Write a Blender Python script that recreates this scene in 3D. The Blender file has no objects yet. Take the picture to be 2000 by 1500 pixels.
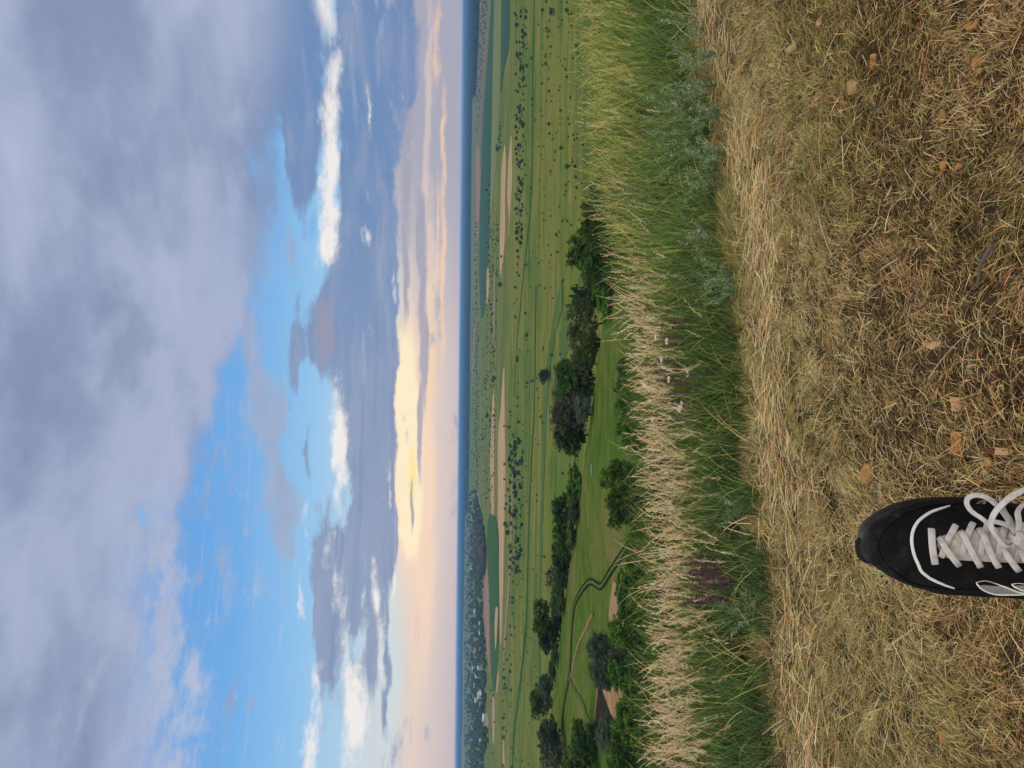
import bpy, bmesh, math, random
import numpy as np
from mathutils import Vector, Matrix
from mathutils.bvhtree import BVHTree

random.seed(7)
rng = np.random.default_rng(11)
SC = bpy.context.scene
COL = SC.collection
R = math.radians

# ------------------------------------------------------------------ camera model
FPX = 1400.0                      # focal length in photo pixels (photo 2000 x 1500)
PITCH, ROLL = R(4.25), R(0.573)
CAM = Vector((0, 0, 1.5))
_F = Vector((0, math.cos(PITCH), -math.sin(PITCH)))
_R0 = Vector((1, 0, 0)); _U0 = Vector((0, math.sin(PITCH), math.cos(PITCH)))
_R = _R0 * math.cos(ROLL) + _U0 * math.sin(ROLL)
_U = _U0 * math.cos(ROLL) - _R0 * math.sin(ROLL)

def ray(x, y):
    """direction of the line of sight through a spot of the photograph (the photo lies on its side)"""
    u, v = 1500.0 - y, x
    return (_F * FPX + _R * (u - 750.0) - _U * (v - 1000.0)).normalized()

def azel(x, y):
    d = ray(x, y)
    return math.degrees(math.atan2(d.x, d.y)), math.degrees(math.asin(d.z))

def at_z(x, y, z):
    d = ray(x, y)
    t = (z - CAM.z) / min(d.z, -1e-4)
    return CAM + d * t

def at_y(x, y, Y):
    d = ray(x, y)
    return CAM + d * (Y / d.y)

# ------------------------------------------------------------------ small helpers
def lin(c):
    return tuple((v / 12.92 if v <= 0.04045 else ((v + 0.055) / 1.055) ** 2.4) for v in c)

def tag(o, label=None, cat=None, group=None, kind=None):
    if label: o['label'] = label
    if cat: o['category'] = cat
    if group: o['group'] = group
    if kind: o['kind'] = kind
    return o

def obj(name, me, mat=None, parent=None):
    o = bpy.data.objects.new(name, me)
    COL.objects.link(o)
    if mat is not None:
        me.materials.clear(); me.materials.append(mat)
    if parent is not None: o.parent = parent
    return o

def empty(name, loc=(0, 0, 0)):
    o = bpy.data.objects.new(name, None)
    COL.objects.link(o); o.location = loc
    o.empty_display_size = 0.2
    return o

def np_mesh(name, verts, faces, colors=None, smooth=False):
    """verts (n,3), faces (m,k) arrays -> mesh; colours per vertex fill the pigment attribute"""
    verts = np.asarray(verts, dtype=np.float32); faces = np.asarray(faces, dtype=np.int32)
    me = bpy.data.meshes.new(name)
    k = faces.shape[1]; m = faces.shape[0]
    me.vertices.add(len(verts)); me.vertices.foreach_set('co', verts.ravel())
    me.loops.add(m * k); me.loops.foreach_set('vertex_index', faces.ravel())
    me.polygons.add(m)
    me.polygons.foreach_set('loop_start', np.arange(0, m * k, k, dtype=np.int32))
    me.polygons.foreach_set('loop_total', np.full(m, k, dtype=np.int32))
    if smooth:
        me.polygons.foreach_set('use_smooth', np.ones(m, dtype=bool))
    if colors is not None:
        ca = me.color_attributes.new('pigment', 'FLOAT_COLOR', 'POINT')
        c4 = np.ones((len(verts), 4), dtype=np.float32); c4[:, :3] = colors
        ca.data.foreach_set('color', c4.ravel())
    me.update(calc_edges=True)
    return me

def py_mesh(name, verts, faces, smooth=False):
    me = bpy.data.meshes.new(name)
    me.from_pydata([tuple(v) for v in verts], [], faces)
    if smooth:
        me.polygons.foreach_set('use_smooth', np.ones(len(me.polygons), dtype=bool))
    me.update()
    return me

def _hash(ix, iy, seed):
    h = (ix.astype(np.int64) * 374761393 + iy.astype(np.int64) * 668265263 + seed * 1442695041) & 0x7fffffff
    h = ((h ^ (h >> 13)) * 1274126177) & 0x7fffffff
    return ((h ^ (h >> 16)) & 0xffff) / 65535.0

def vnoise(x, y, seed=0):
    x = np.asarray(x, dtype=float); y = np.asarray(y, dtype=float)
    ix = np.floor(x); iy = np.floor(y); fx = x - ix; fy = y - iy
    fx = fx * fx * (3 - 2 * fx); fy = fy * fy * (3 - 2 * fy)
    a = _hash(ix, iy, seed); b = _hash(ix + 1, iy, seed); c = _hash(ix, iy + 1, seed); d = _hash(ix + 1, iy + 1, seed)
    return (a * (1 - fx) + b * fx) * (1 - fy) + (c * (1 - fx) + d * fx) * fy

def fbm(x, y, seed=0, oct=4):
    s = 0; a = 0.5; t = 0
    for i in range(oct):
        s = s + a * vnoise(np.asarray(x) * 2 ** i, np.asarray(y) * 2 ** i, seed + i * 17); t += a; a *= 0.5
    return s / t

def sstep(a, b, x):
    t = np.clip((np.asarray(x, dtype=float) - a) / (b - a), 0, 1)
    return t * t * (3 - 2 * t)

# ------------------------------------------------------------------ node helpers
class NT:
    def __init__(self, tree):
        self.t = tree; self.n = tree.nodes; self.l = tree.links
    def node(self, typ, **kw):
        nd = self.n.new(typ)
        for k, v in kw.items():
            if k.startswith('i_'):
                continue
            setattr(nd, k, v)
        return nd
    def put(self, sock, v):
        if hasattr(v, 'is_output'):
            self.l.new(v, sock)
        elif isinstance(v, (tuple, list)) and len(v) == 3 and sock.type == 'RGBA':
            sock.default_value = (v[0], v[1], v[2], 1)
        else:
            sock.default_value = v
    def math(self, op, a, b=None, c=None, clamp=False):
        nd = self.n.new('ShaderNodeMath'); nd.operation = op; nd.use_clamp = clamp
        self.put(nd.inputs[0], a)
        if b is not None: self.put(nd.inputs[1], b)
        if c is not None: self.put(nd.inputs[2], c)
        return nd.outputs[0]
    def noise(self, vec, scale, detail=4, rough=0.55, dist=0.0, lac=2.0, out=0):
        nd = self.n.new('ShaderNodeTexNoise')
        if vec is not None: self.l.new(vec, nd.inputs['Vector'])
        nd.inputs['Scale'].default_value = scale; nd.inputs['Detail'].default_value = detail
        nd.inputs['Roughness'].default_value = rough; nd.inputs['Distortion'].default_value = dist
        nd.inputs['Lacunarity'].default_value = lac
        return nd.outputs[out]
    def mapping(self, vec, loc=(0, 0, 0), rot=(0, 0, 0), scale=(1, 1, 1), typ='POINT'):
        nd = self.n.new('ShaderNodeMapping'); nd.vector_type = typ
        self.l.new(vec, nd.inputs[0])
        nd.inputs[1].default_value = loc; nd.inputs[2].default_value = rot; nd.inputs[3].default_value = scale
        return nd.outputs[0]
    def mix(self, f, a, b, blend='MIX'):
        nd = self.n.new('ShaderNodeMix'); nd.data_type = 'RGBA'; nd.blend_type = blend; nd.clamp_factor = True
        self.put(nd.inputs[0], f); self.put(nd.inputs[6], a); self.put(nd.inputs[7], b)
        return nd.outputs[2]
    def rng(self, v, a, b, c=0.0, d=1.0, smooth=True):
        nd = self.n.new('ShaderNodeMapRange'); nd.interpolation_type = 'SMOOTHSTEP' if smooth else 'LINEAR'
        self.put(nd.inputs[0], v)
        for i, q in enumerate((a, b, c, d)): nd.inputs[i + 1].default_value = q
        return nd.outputs[0]
    def ramp(self, f, stops, interp='LINEAR'):
        nd = self.n.new('ShaderNodeValToRGB'); cr = nd.color_ramp; cr.interpolation = interp
        while len(cr.elements) < len(stops): cr.elements.new(0.5)
        for e, (p, c) in zip(cr.elements, stops):
            e.position = p; e.color = (c[0], c[1], c[2], 1)
        self.put(nd.inputs[0], f)
        return nd.outputs[0]

def new_mat(name):
    m = bpy.data.materials.new(name); m.use_nodes = True
    t = m.node_tree; t.nodes.clear()
    nt = NT(t)
    out = t.nodes.new('ShaderNodeOutputMaterial')
    return m, nt, out

def principled(nt, out, color, rough=0.9, bump=None, bump_s=0.3, bump_d=0.01, spec=0.3):
    b = nt.n.new('ShaderNodeBsdfPrincipled')
    nt.put(b.inputs['Base Color'], color); nt.put(b.inputs['Roughness'], rough)
    b.inputs['Specular IOR Level'].default_value = spec
    if bump is not None:
        bp = nt.n.new('ShaderNodeBump'); bp.inputs['Strength'].default_value = bump_s
        bp.inputs['Distance'].default_value = bump_d
        nt.l.new(bump, bp.inputs['Height']); nt.l.new(bp.outputs[0], b.inputs['Normal'])
    nt.l.new(b.outputs[0], out.inputs[0])
    return b

def leaf_mat(name, trans=0.3, vary=0.25, tint=None):
    """pigment attribute on thin leaves or blades: part reflected, part let through"""
    m, nt, out = new_mat(name)
    at = nt.n.new('ShaderNodeAttribute'); at.attribute_name = 'pigment'
    oi = nt.n.new('ShaderNodeObjectInfo')
    hsv = nt.n.new('ShaderNodeHueSaturation')
    nt.l.new(at.outputs['Color'], hsv.inputs['Color'])
    nt.put(hsv.inputs['Value'], nt.math('MULTIPLY_ADD', oi.outputs['Random'], vary, 1 - vary / 2))
    nt.put(hsv.inputs['Hue'], nt.math('MULTIPLY_ADD', oi.outputs['Random'], 0.03, 0.485))
    d = nt.n.new('ShaderNodeBsdfDiffuse'); t = nt.n.new('ShaderNodeBsdfTranslucent')
    nt.l.new(hsv.outputs[0], d.inputs[0]); nt.l.new(hsv.outputs[0], t.inputs[0])
    mx = nt.n.new('ShaderNodeMixShader'); mx.inputs[0].default_value = trans
    nt.l.new(d.outputs[0], mx.inputs[1]); nt.l.new(t.outputs[0], mx.inputs[2])
    nt.l.new(mx.outputs[0], out.inputs[0])
    return m

def flat_mat(name, c1, c2, scale, rough=0.9, detail=5, stretch=(1, 1, 1), bump=0.0, bd=0.01, spec=0.3, coord='Object'):
    m, nt, out = new_mat(name)
    tc = nt.n.new('ShaderNodeTexCoord')
    v = nt.mapping(tc.outputs[coord], scale=stretch)
    n = nt.noise(v, scale, detail, 0.6)
    c = nt.mix(nt.rng(n, 0.32, 0.68), c1, c2)
    principled(nt, out, c, rough, n if bump else None, bump, bd, spec)
    return m
HAZE = True
# ------------------------------------------------------------------ camera, light, world
def setup_camera():
    cd = bpy.data.cameras.new('camera'); co = bpy.data.objects.new('camera', cd); COL.objects.link(co)
    cd.sensor_fit = 'HORIZONTAL'; cd.sensor_width = 36.0; cd.lens = 36.0 * FPX / 2000.0
    cd.clip_start = 0.05; cd.clip_end = 60000
    X, Y, Z = -_U, _R, -_F
    co.matrix_world = Matrix(((X.x, Y.x, Z.x, CAM.x), (X.y, Y.y, Z.y, CAM.y), (X.z, Y.z, Z.z, CAM.z), (0, 0, 0, 1)))
    SC.camera = co
setup_camera()

SUN_AZ, SUN_EL = azel(800, 900)[0], 9.0
def setup_sun():
    ld = bpy.data.lights.new('sun', 'SUN'); lo = bpy.data.objects.new('sun', ld); COL.objects.link(lo)
    ld.energy = 1.5; ld.angle = R(14); ld.color = (1.0, 0.88, 0.73)
    a, e = R(SUN_AZ), R(SUN_EL)
    d = Vector((math.sin(a) * math.cos(e), math.cos(a) * math.cos(e), math.sin(e)))
    lo.rotation_euler = d.to_track_quat('Z', 'Y').to_euler()
setup_sun()

SKY_FILL = 1.15
def setup_world():
    w = bpy.data.worlds.new('World'); SC.world = w; w.use_nodes = True
    t = w.node_tree; t.nodes.clear(); nt = NT(t)
    out = t.nodes.new('ShaderNodeOutputWorld'); bg = t.nodes.new('ShaderNodeBackground')
    t.links.new(bg.outputs[0], out.inputs[0]); bg.inputs['Strength'].default_value = 0.1
    sky = t.nodes.new('ShaderNodeTexSky'); sky.sky_type = 'NISHITA'; sky.sun_disc = False
    sky.sun_elevation = R(SUN_EL); sky.sun_rotation = R(SUN_AZ)
    sky.air_density = 1.0; sky.dust_density = 1.0; sky.ozone_density = 2.0
    tc = t.nodes.new('ShaderNodeTexCoord')
    sp = t.nodes.new('ShaderNodeSeparateXYZ'); t.links.new(tc.outputs['Generated'], sp.inputs[0])
    az = nt.math('MULTIPLY', nt.math('ARCTAN2', sp.outputs[0], sp.outputs[1]), 57.29578)
    el = nt.math('MULTIPLY', nt.math('ARCSINE', sp.outputs[2]), 57.29578)
    cb = t.nodes.new('ShaderNodeCombineXYZ'); t.links.new(az, cb.inputs[0]); t.links.new(el, cb.inputs[1])
    P = cb.outputs[0]                                       # degrees of azimuth and elevation

    def warped(amp, scale, detail=3):
        n = nt.noise(nt.mapping(P, scale=(0.45, 1.0, 1)), scale, detail, 0.6, out=1)
        s = t.nodes.new('ShaderNodeVectorMath'); s.operation = 'SUBTRACT'
        t.links.new(n, s.inputs[0]); s.inputs[1].default_value = (0.5, 0.5, 0.5)
        m = t.nodes.new('ShaderNodeVectorMath'); m.operation = 'MULTIPLY_ADD'
        t.links.new(s.outputs[0], m.inputs[0]); m.inputs[1].default_value = (amp[0], amp[1], 0); t.links.new(P, m.inputs[2])
        return m.outputs[0]
    W1 = warped((9, 3.2), 0.22, 4)
    W2 = warped((4, 1.1), 0.5, 4)

    def blob(vec, x, y, hv, hu, tilt=0.0):
        """soft ellipse of sky round the direction of a photo spot; hv, hu: half height and half width in photo pixels"""
        a0, e0 = azel(x, y)
        a1, _ = azel(x, y - hu); _, e1 = azel(x - hv, y)
        mp = nt.mapping(vec, loc=(a0, e0, 0), rot=(0, 0, R(tilt)), scale=(abs(a1 - a0), abs(e1 - e0), 1), typ='TEXTURE')
        g = t.nodes.new('ShaderNodeTexGradient'); g.gradient_type = 'SPHERICAL'
        t.links.new(mp, g.inputs[0])
        return g.outputs['Fac']
    def blobs(vec, items):
        acc = None
        for it in items:
            k = it[5] if len(it) > 5 else 1.0
            b = blob(vec, it[0], it[1], it[2], it[3], it[4] if len(it) > 4 else 0.0)
            if k != 1.0: b = nt.math('MULTIPLY', b, k)
            acc = b if acc is None else nt.math('ADD', acc, b)
        return acc
    def fcurve(pts, lo, hi):
        """elevation (degrees) of an edge as a function of azimuth, through photo spots"""
        nd = t.nodes.new('ShaderNodeFloatCurve'); c = nd.mapping.curves[0]
        q = sorted(azel(*p) for p in pts)
        q = [(-180.0, q[0][1])] + q + [(180.0, q[-1][1])]
        q = [((a + 60) / 120, e / 40) for a, e in q if -60 <= a <= 60] or q
        q = [(0.0, q[0][1])] + q + [(1.0, q[-1][1])]
        while len(c.points) < len(q): c.points.new(0.5, 0.5)
        for p_, (a, e) in zip(c.points, q): p_.location = (a, e)
        nd.mapping.update()
        f = nt.math('DIVIDE', nt.math('ADD', az, 60.0), 120.0, clamp=True)
        t.links.new(f, nd.inputs['Value'])
        return nt.math('MULTIPLY', nd.outputs[0], 40.0)

    def c(*rgb): return tuple(v * 10 for v in lin(rgb))
    # --- clear sky behind the clouds
    f = nt.math('DIVIDE', el, 40.0, clamp=True)
    base = nt.ramp(f, [(0.0, lin((.755, .72, .755))), (0.025, lin((.79, .75, .76))), (0.075, lin((.87, .80, .77))), (0.125, lin((.83, .84, .84))), (0.20, lin((.67, .80, .90))),
                       (0.29, lin((.54, .75, .92))), (0.40, lin((.43, .67, .90))), (0.58, lin((.38, .61, .87))), (1.0, lin((.33, .52, .80)))])
    vm = t.nodes.new('ShaderNodeVectorMath'); vm.operation = 'SCALE'; t.links.new(base, vm.inputs[0]); vm.inputs['Scale'].default_value = 10
    colr = nt.mix(0.015, vm.outputs[0], sky.outputs[0])
    # right-hand lower sky is greyer
    colr = nt.mix(nt.math('MULTIPLY', nt.rng(az, 0, 20), nt.rng(el, 9, 4)), colr, c(.66, .665, .735))
    # --- shared noises
    nA = nt.noise(nt.mapping(P, scale=(0.060, 0.13, 1), loc=(3.1, 1.7, 0.0)), 1.0, 8, 0.54, 0.1)
    nB = nt.noise(nt.mapping(P, scale=(0.16, 0.55, 1), loc=(7.7, 2.2, 0.0)), 1.0, 9, 0.58, 0.3)
    nC = nt.noise(nt.mapping(P, scale=(0.30, 0.62, 1), loc=(1.2, 9.9, 0.0)), 1.0, 9, 0.66, 0.1)
    nS = nt.noise(nt.mapping(P, scale=(0.05, 1.4, 1), loc=(4.2, 0.3, 0.0)), 1.0, 5, 0.5, 0.2)
    cB = nt.math('SUBTRACT', nB, 0.5); cA = nt.math('SUBTRACT', nA, 0.5); cC = nt.math('SUBTRACT', nC, 0.5); cS = nt.math('SUBTRACT', nS, 0.5)
    def layer(dens, noise, amp, lo, hi, color, opac=1.0):
        nonlocal colr
        v = nt.math('MULTIPLY_ADD', noise, amp, dens)
        m = nt.rng(v, lo, hi)
        if opac != 1.0: m = nt.math('MULTIPLY', m, opac)
        colr = nt.mix(m, colr, color)
        return m
    # --- glow of the low sun behind the clouds
    layer(blobs(W2, [(790, 880, 52, 420), (838, 820, 24, 560, 0, .75), (825, 1150, 40, 420, 0, .45)]), cS, 0.6, 0.02, 0.75, c(.965, .845, .745), 0.92)
    layer(blobs(W2, [(798, 900, 42, 210), (792, 740, 26, 150), (805, 1010, 30, 110)]), cB, 0.6, 0.03, 0.62, c(1.0, .925, .79))
    layer(blobs(W2, [(806, 925, 16, 90)]), cB, 0.4, 0.1, 0.8, c(1.0, .90, .62), 0.8)
    layer(blobs(W2, [(762, 1330, 34, 330), (745, 1150, 16, 120, 4, .6)]), cS, 0.7, 0.05, 0.8, c(.81, .855, .875), 0.85)
    # peach streaks over the horizon
    layer(blobs(W2, [(864, 560, 8, 330), (868, 250, 9, 150, 0, .9), (845, 700, 12, 200, 0, .7), (850, 90, 14, 160, 0, .7)]), cC, 1.3, 0.10, 0.85, c(.98, .82, .68), 0.75)
    layer(blobs(W2, [(838, 160, 9, 260), (832, 330, 8, 170)]), cB, 1.2, 0.1, 0.8, c(.88, .80, .77), 0.6)
    layer(blobs(W2, [(846, 420, 30, 460, 0, .62), (836, 120, 26, 200, 0, .5), (815, 620, 18, 180, 0, .4)]), nt.math('MULTIPLY_ADD', cC, 0.8, cS), 2.2, 0.30, 1.15, c(.975, .85, .74), 0.8)
    # --- grey tongue in front of the glow
    layer(blobs(W2, [(828, 690, 15, 170, 1.2), (820, 850, 9, 140, 2.0), (806, 985, 6, 70, 3), (790, 560, 10, 130), (822, 480, 14, 170), (768, 600, 9, 160), (795, 330, 16, 240, 0, .9), (800, 90, 18, 200, 0, .9)]), nt.math('MULTIPLY_ADD', cS, 0.8, cB), 1.1, 0.12, 0.62, c(.65, .645, .71), 0.88)
    # --- slate bank
    nF = nt.noise(nt.mapping(W2, scale=(0.12, 1.1, 1), loc=(2.2, 6.1, 0.0)), 1.0, 7, 0.62, 0.1)
    slate = nt.mix(nt.rng(az, -12, 22), c(.555, .615, .735), c(.42, .545, .725))
    slate = nt.mix(nt.math('MULTIPLY', nt.rng(nB, 0.4, 0.7), 0.55), slate, c(.60, .64, .74))
    slate = nt.mix(nt.math('MULTIPLY', nt.rng(nS, 0.5, 0.75), 0.6), slate, c(.42, .53, .70))
    slate = nt.mix(nt.math('MULTIPLY', nt.rng(nF, 0.54, 0.76), 0.7), slate, c(.66, .70, .80))
    slate = nt.mix(nt.math('MULTIPLY', nt.rng(nF, 0.42, 0.28), 0.55), slate, c(.44, .53, .67))
    layer(blobs(W2, [(735, 300, 56, 560, 0, 1.5), (715, 800, 68, 330, 0, 1.5), (755, 720, 30, 330, 0, 1.2), (640, 660, 58, 110, 0, 1.4), (735, 1010, 50, 170, 0, 1.2), (700, 1090, 34, 150, 0, 1.2),
                     (635, 1130, 40, 190, 2, 1.3), (730, 1200, 20, 190, 2, 1.0), (640, 1290, 24, 110, 4, .9), (600, 880, 14, 90, 0, .7), (752, 1290, 14, 230, 1, .9), (580, 690, 20, 130, -4, .9),
                     (790, 60, 36, 260, 0, 1.0), (765, 1040, 12, 130, 2, 1.0), (585, 120, 80, 360, 0, 1.4), (590, 330, 34, 170, -3, .9), (690, 220, 60, 420, 0, 1.4), (675, 560, 60, 180, 0, 1.0), (690, 1330, 44, 150, 3, .75), (660, 1180, 50, 160, 2, .8)]),
          nt.math('MULTIPLY_ADD', cC, 0.55, cB), 2.0, 0.18, 0.60, slate, 0.96)
    # lighter lavender top of the heap in the middle
    layer(blobs(W1, [(628, 640, 34, 80), (640, 700, 26, 60, 0, .6)]), cC, 0.7, 0.2, 0.7, c(.60, .60, .69), 0.8)
    # --- bright white clouds
    layer(blobs(W2, [(641, 390, 34, 150, 0, 1.25), (647, 250, 30, 120, 0, .95), (653, 130, 34, 130, 3, .90), (632, 15, 44, 80, 8, .95), (634, 490, 34, 80, 0, .75), (662, 860, 38, 120, 3, .95), (662, 940, 24, 90, 0, .7),
                     (700, 1440, 52, 170, 4, .78), (608, 1475, 44, 110, 0, .74), (735, 1180, 14, 170, 5, .8), (620, 1320, 30, 90, 10, .7), (690, 1330, 34, 140, 5, .7), (722, 225, 10, 110, 0, .7), (716, 480, 18, 60, 0, .6), (660, 720, 30, 90, 0, .45), (708, 890, 14, 40, 0, .55), (612, 1400, 20, 120, 6, .5), (672, 1230, 14, 170, 4, .6), (585, 1330, 16, 130, 8, .45), (640, 1060, 16, 120, 0, .4), (690, 1060, 10, 90, 3, .4), (745, 1300, 10, 140, 2, .55), (760, 960, 6, 140, 0, .45), (768, 560, 7, 150, 0, .4),
                     (655, 1150, 14, 150, 6, .75), (588, 1180, 14, 140, 10, .75), (768, 1120, 6, 190, 1, .8), (600, 1010, 12, 120, 0, .5)]),
          cC, 2.5, 0.28, 1.05, c(.955, .935, .92), 0.95)
    # --- thin lavender wisps in the blue
    layer(blobs(W1, [(520, 880, 55, 200, 0, 1.0), (545, 1010, 40, 110), (430, 1070, 40, 90, 0, .8), (480, 1390, 20, 70, 0, .8), (505, 760, 40, 170, 0, .9), (560, 480, 35, 200, 0, .8), (480, 640, 40, 140, 0, .9), (570, 1000, 30, 200, 0, .7), (450, 900, 40, 120, 0, .6)]),
          cC, 2.2, 0.30, 1.15, c(.62, .665, .775), 0.85)
    layer(blobs(W1, [(505, 820, 120, 430, 0, .75), (560, 1080, 50, 260, 0, .45), (430, 1150, 50, 160, 0, .35)]), nt.math('MULTIPLY_ADD', cC, 1.0, nt.math('SUBTRACT', nF, 0.5)), 2.0, 0.28, 1.2, c(.63, .715, .83), 0.7)
    # --- big upper deck
    edge = fcurve([(392, 1500), (396, 1300), (380, 1120), (368, 1010), (402, 860), (440, 720), (500, 560), (545, 420), (560, 300), (600, 160), (612, 0)], 0, 40)
    dens = nt.math('SUBTRACT', el, edge)
    dens = nt.math('MULTIPLY_ADD', cA, 9.0, dens); dens = nt.math('MULTIPLY_ADD', cC, 4.0, dens)
    m1 = nt.rng(dens, -0.9, 1.6)
    wisp = nt.math('MULTIPLY', nt.rng(az, -6, -17), nt.rng(nt.math('SUBTRACT', el, edge), 6.5, 0.5))   # ragged left lower edge of the deck
    m1 = nt.math('MULTIPLY', m1, nt.math('SUBTRACT', 1.0, nt.math('MULTIPLY', wisp, nt.rng(nC, 0.62, 0.34))))
    deck = nt.mix(nt.rng(nA, 0.34, 0.64), c(.53, .585, .705), c(.665, .705, .815))
    nD = nt.noise(nt.mapping(P, scale=(0.09, 0.20, 1), loc=(11.3, 5.5, 0)), 1.0, 7, 0.55, 0.15)
    deck = nt.mix(nt.math('MULTIPLY', nt.rng(nD, 0.50, 0.74), 0.7), deck, c(.50, .565, .68))
    deck = nt.mix(nt.math('MULTIPLY', nt.rng(nD, 0.45, 0.28), 0.6), deck, c(.71, .745, .85))
    deck = nt.mix(nt.math('MULTIPLY', nt.rng(nt.math('SUBTRACT', el, edge), 5, 0), nt.rng(az, 4, 22)), deck, c(.45, .56, .725))
    deck = nt.mix(nt.math('MULTIPLY', wisp, 0.5), deck, c(.74, .79, .89))
    colr = nt.mix(m1, colr, deck)
    # small blue rents in the deck
    rent = nt.math('MULTIPLY_ADD', cC, 1.4, blobs(W1, [(280, 1010, 18, 60), (250, 1100, 14, 50, 0, .6), (540, 380, 22, 90, -3, 1.0), (530, 480, 20, 90, 0, 1.0), (605, 420, 18, 90, 0, .9)]))
    colr = nt.mix(nt.math('MULTIPLY', nt.rng(rent, 0.25, 0.9), 0.85), colr, c(.50, .70, .90))
    # unseen sky overhead and behind the viewer, brightened to add light on the land
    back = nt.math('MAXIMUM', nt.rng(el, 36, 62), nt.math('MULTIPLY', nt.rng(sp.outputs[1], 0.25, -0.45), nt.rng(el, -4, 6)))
    bright = nt.mix(nt.rng(nA, 0.3, 0.7), tuple(v * SKY_FILL for v in (9.6, 9.1, 8.7)), tuple(v * SKY_FILL for v in (13.0, 12.0, 11.0)))
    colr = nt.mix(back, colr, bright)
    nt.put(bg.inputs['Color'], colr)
setup_world()
SC.world.cycles.sampling_method = 'MANUAL'; SC.world.cycles.sample_map_resolution = 256

SC.view_settings.view_transform = 'Standard'; SC.view_settings.look = 'None'
SC.view_settings.exposure = 0.0; SC.view_settings.gamma = 1.0
SC.cycles.max_bounces = 6; SC.cycles.diffuse_bounces = 3; SC.cycles.transmission_bounces = 4
SC.cycles.volume_bounces = 0; SC.cycles.caustics_reflective = False; SC.cycles.caustics_refractive = False
# ------------------------------------------------------------------ the lie of the land
ZT, ZP = -22.0, -50.0                               # shoulder meadow below the hill, and the valley plain
EDGE = [(-600, 560), (-260, 330), (-95, 180), (-78, 169), (-35, 141), (-16.5, 129), (4, 115.5), (15, 108), (30, 98), (60, 80), (100, 66), (300, 60)]
def y_edge(x):
    return np.interp(x, [p[0] for p in EDGE], [p[1] for p in EDGE])
def y_front(x):                                     # where the tall grass begins
    return np.interp(x, [-8, -1.8, -0.9, 0.0, 1.0, 2.2, 8], [2.3, 3.22, 3.36, 3.66, 3.98, 4.40, 5.6])
def y_crest(x):
    return y_front(np.clip(x, -8, 8)) + 0.80 + np.clip(np.asarray(x) - 0.1, 0, 2.4) * 0.34
def ground_z(x, y):
    x = np.asarray(x, dtype=float); y = np.asarray(y, dtype=float)
    near = 0.05 * (fbm(x * 0.9, y * 0.9, 3) - 0.5) + 0.03 * (fbm(x * 3.1, y * 3.1, 5) - 0.5)
    d = np.maximum(y - y_crest(x), 0)
    s1 = np.where(d < 4, 0.055 * d * d, 0.88 + 0.44 * (d - 4))                 # rounding over, then 24 degrees
    zz = -s1
    k = 6.0                                                                   # smooth maximum with the shoulder level
    zt = ZT + 1.2 * (fbm(x * 0.02, y * 0.02, 8) - 0.5) + 0.02 * (y - 120) * 0
    h = np.clip(0.5 + 0.5 * (zz - zt) / k, 0, 1)
    z = zz * h + zt * (1 - h) + k * h * (1 - h)
    drop = sstep(0, 78, y - y_edge(x))
    z = z + (ZP - ZT) * drop
    far = 1.0 * (fbm(x * 0.006, y * 0.006, 12) - 0.5) * sstep(250, 500, y)
    return z + near * sstep(40, 8, y) + far * 0.6
def gz(x, y):
    return float(ground_z(np.array([x]), np.array([y]))[0])

def ground_hit(x, y):
    """where the line of sight through a photo spot meets the ground, beyond the crest of the hill"""
    d = ray(x, y); t = 60.0
    for _ in range(4000):
        p = CAM + d * t
        if p.z <= gz(p.x, p.y): break
        t *= 1.0035
    return Vector((p.x, p.y, gz(p.x, p.y)))
def plain_hit(x, y):
    return at_z(x, y, ZP)

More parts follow.
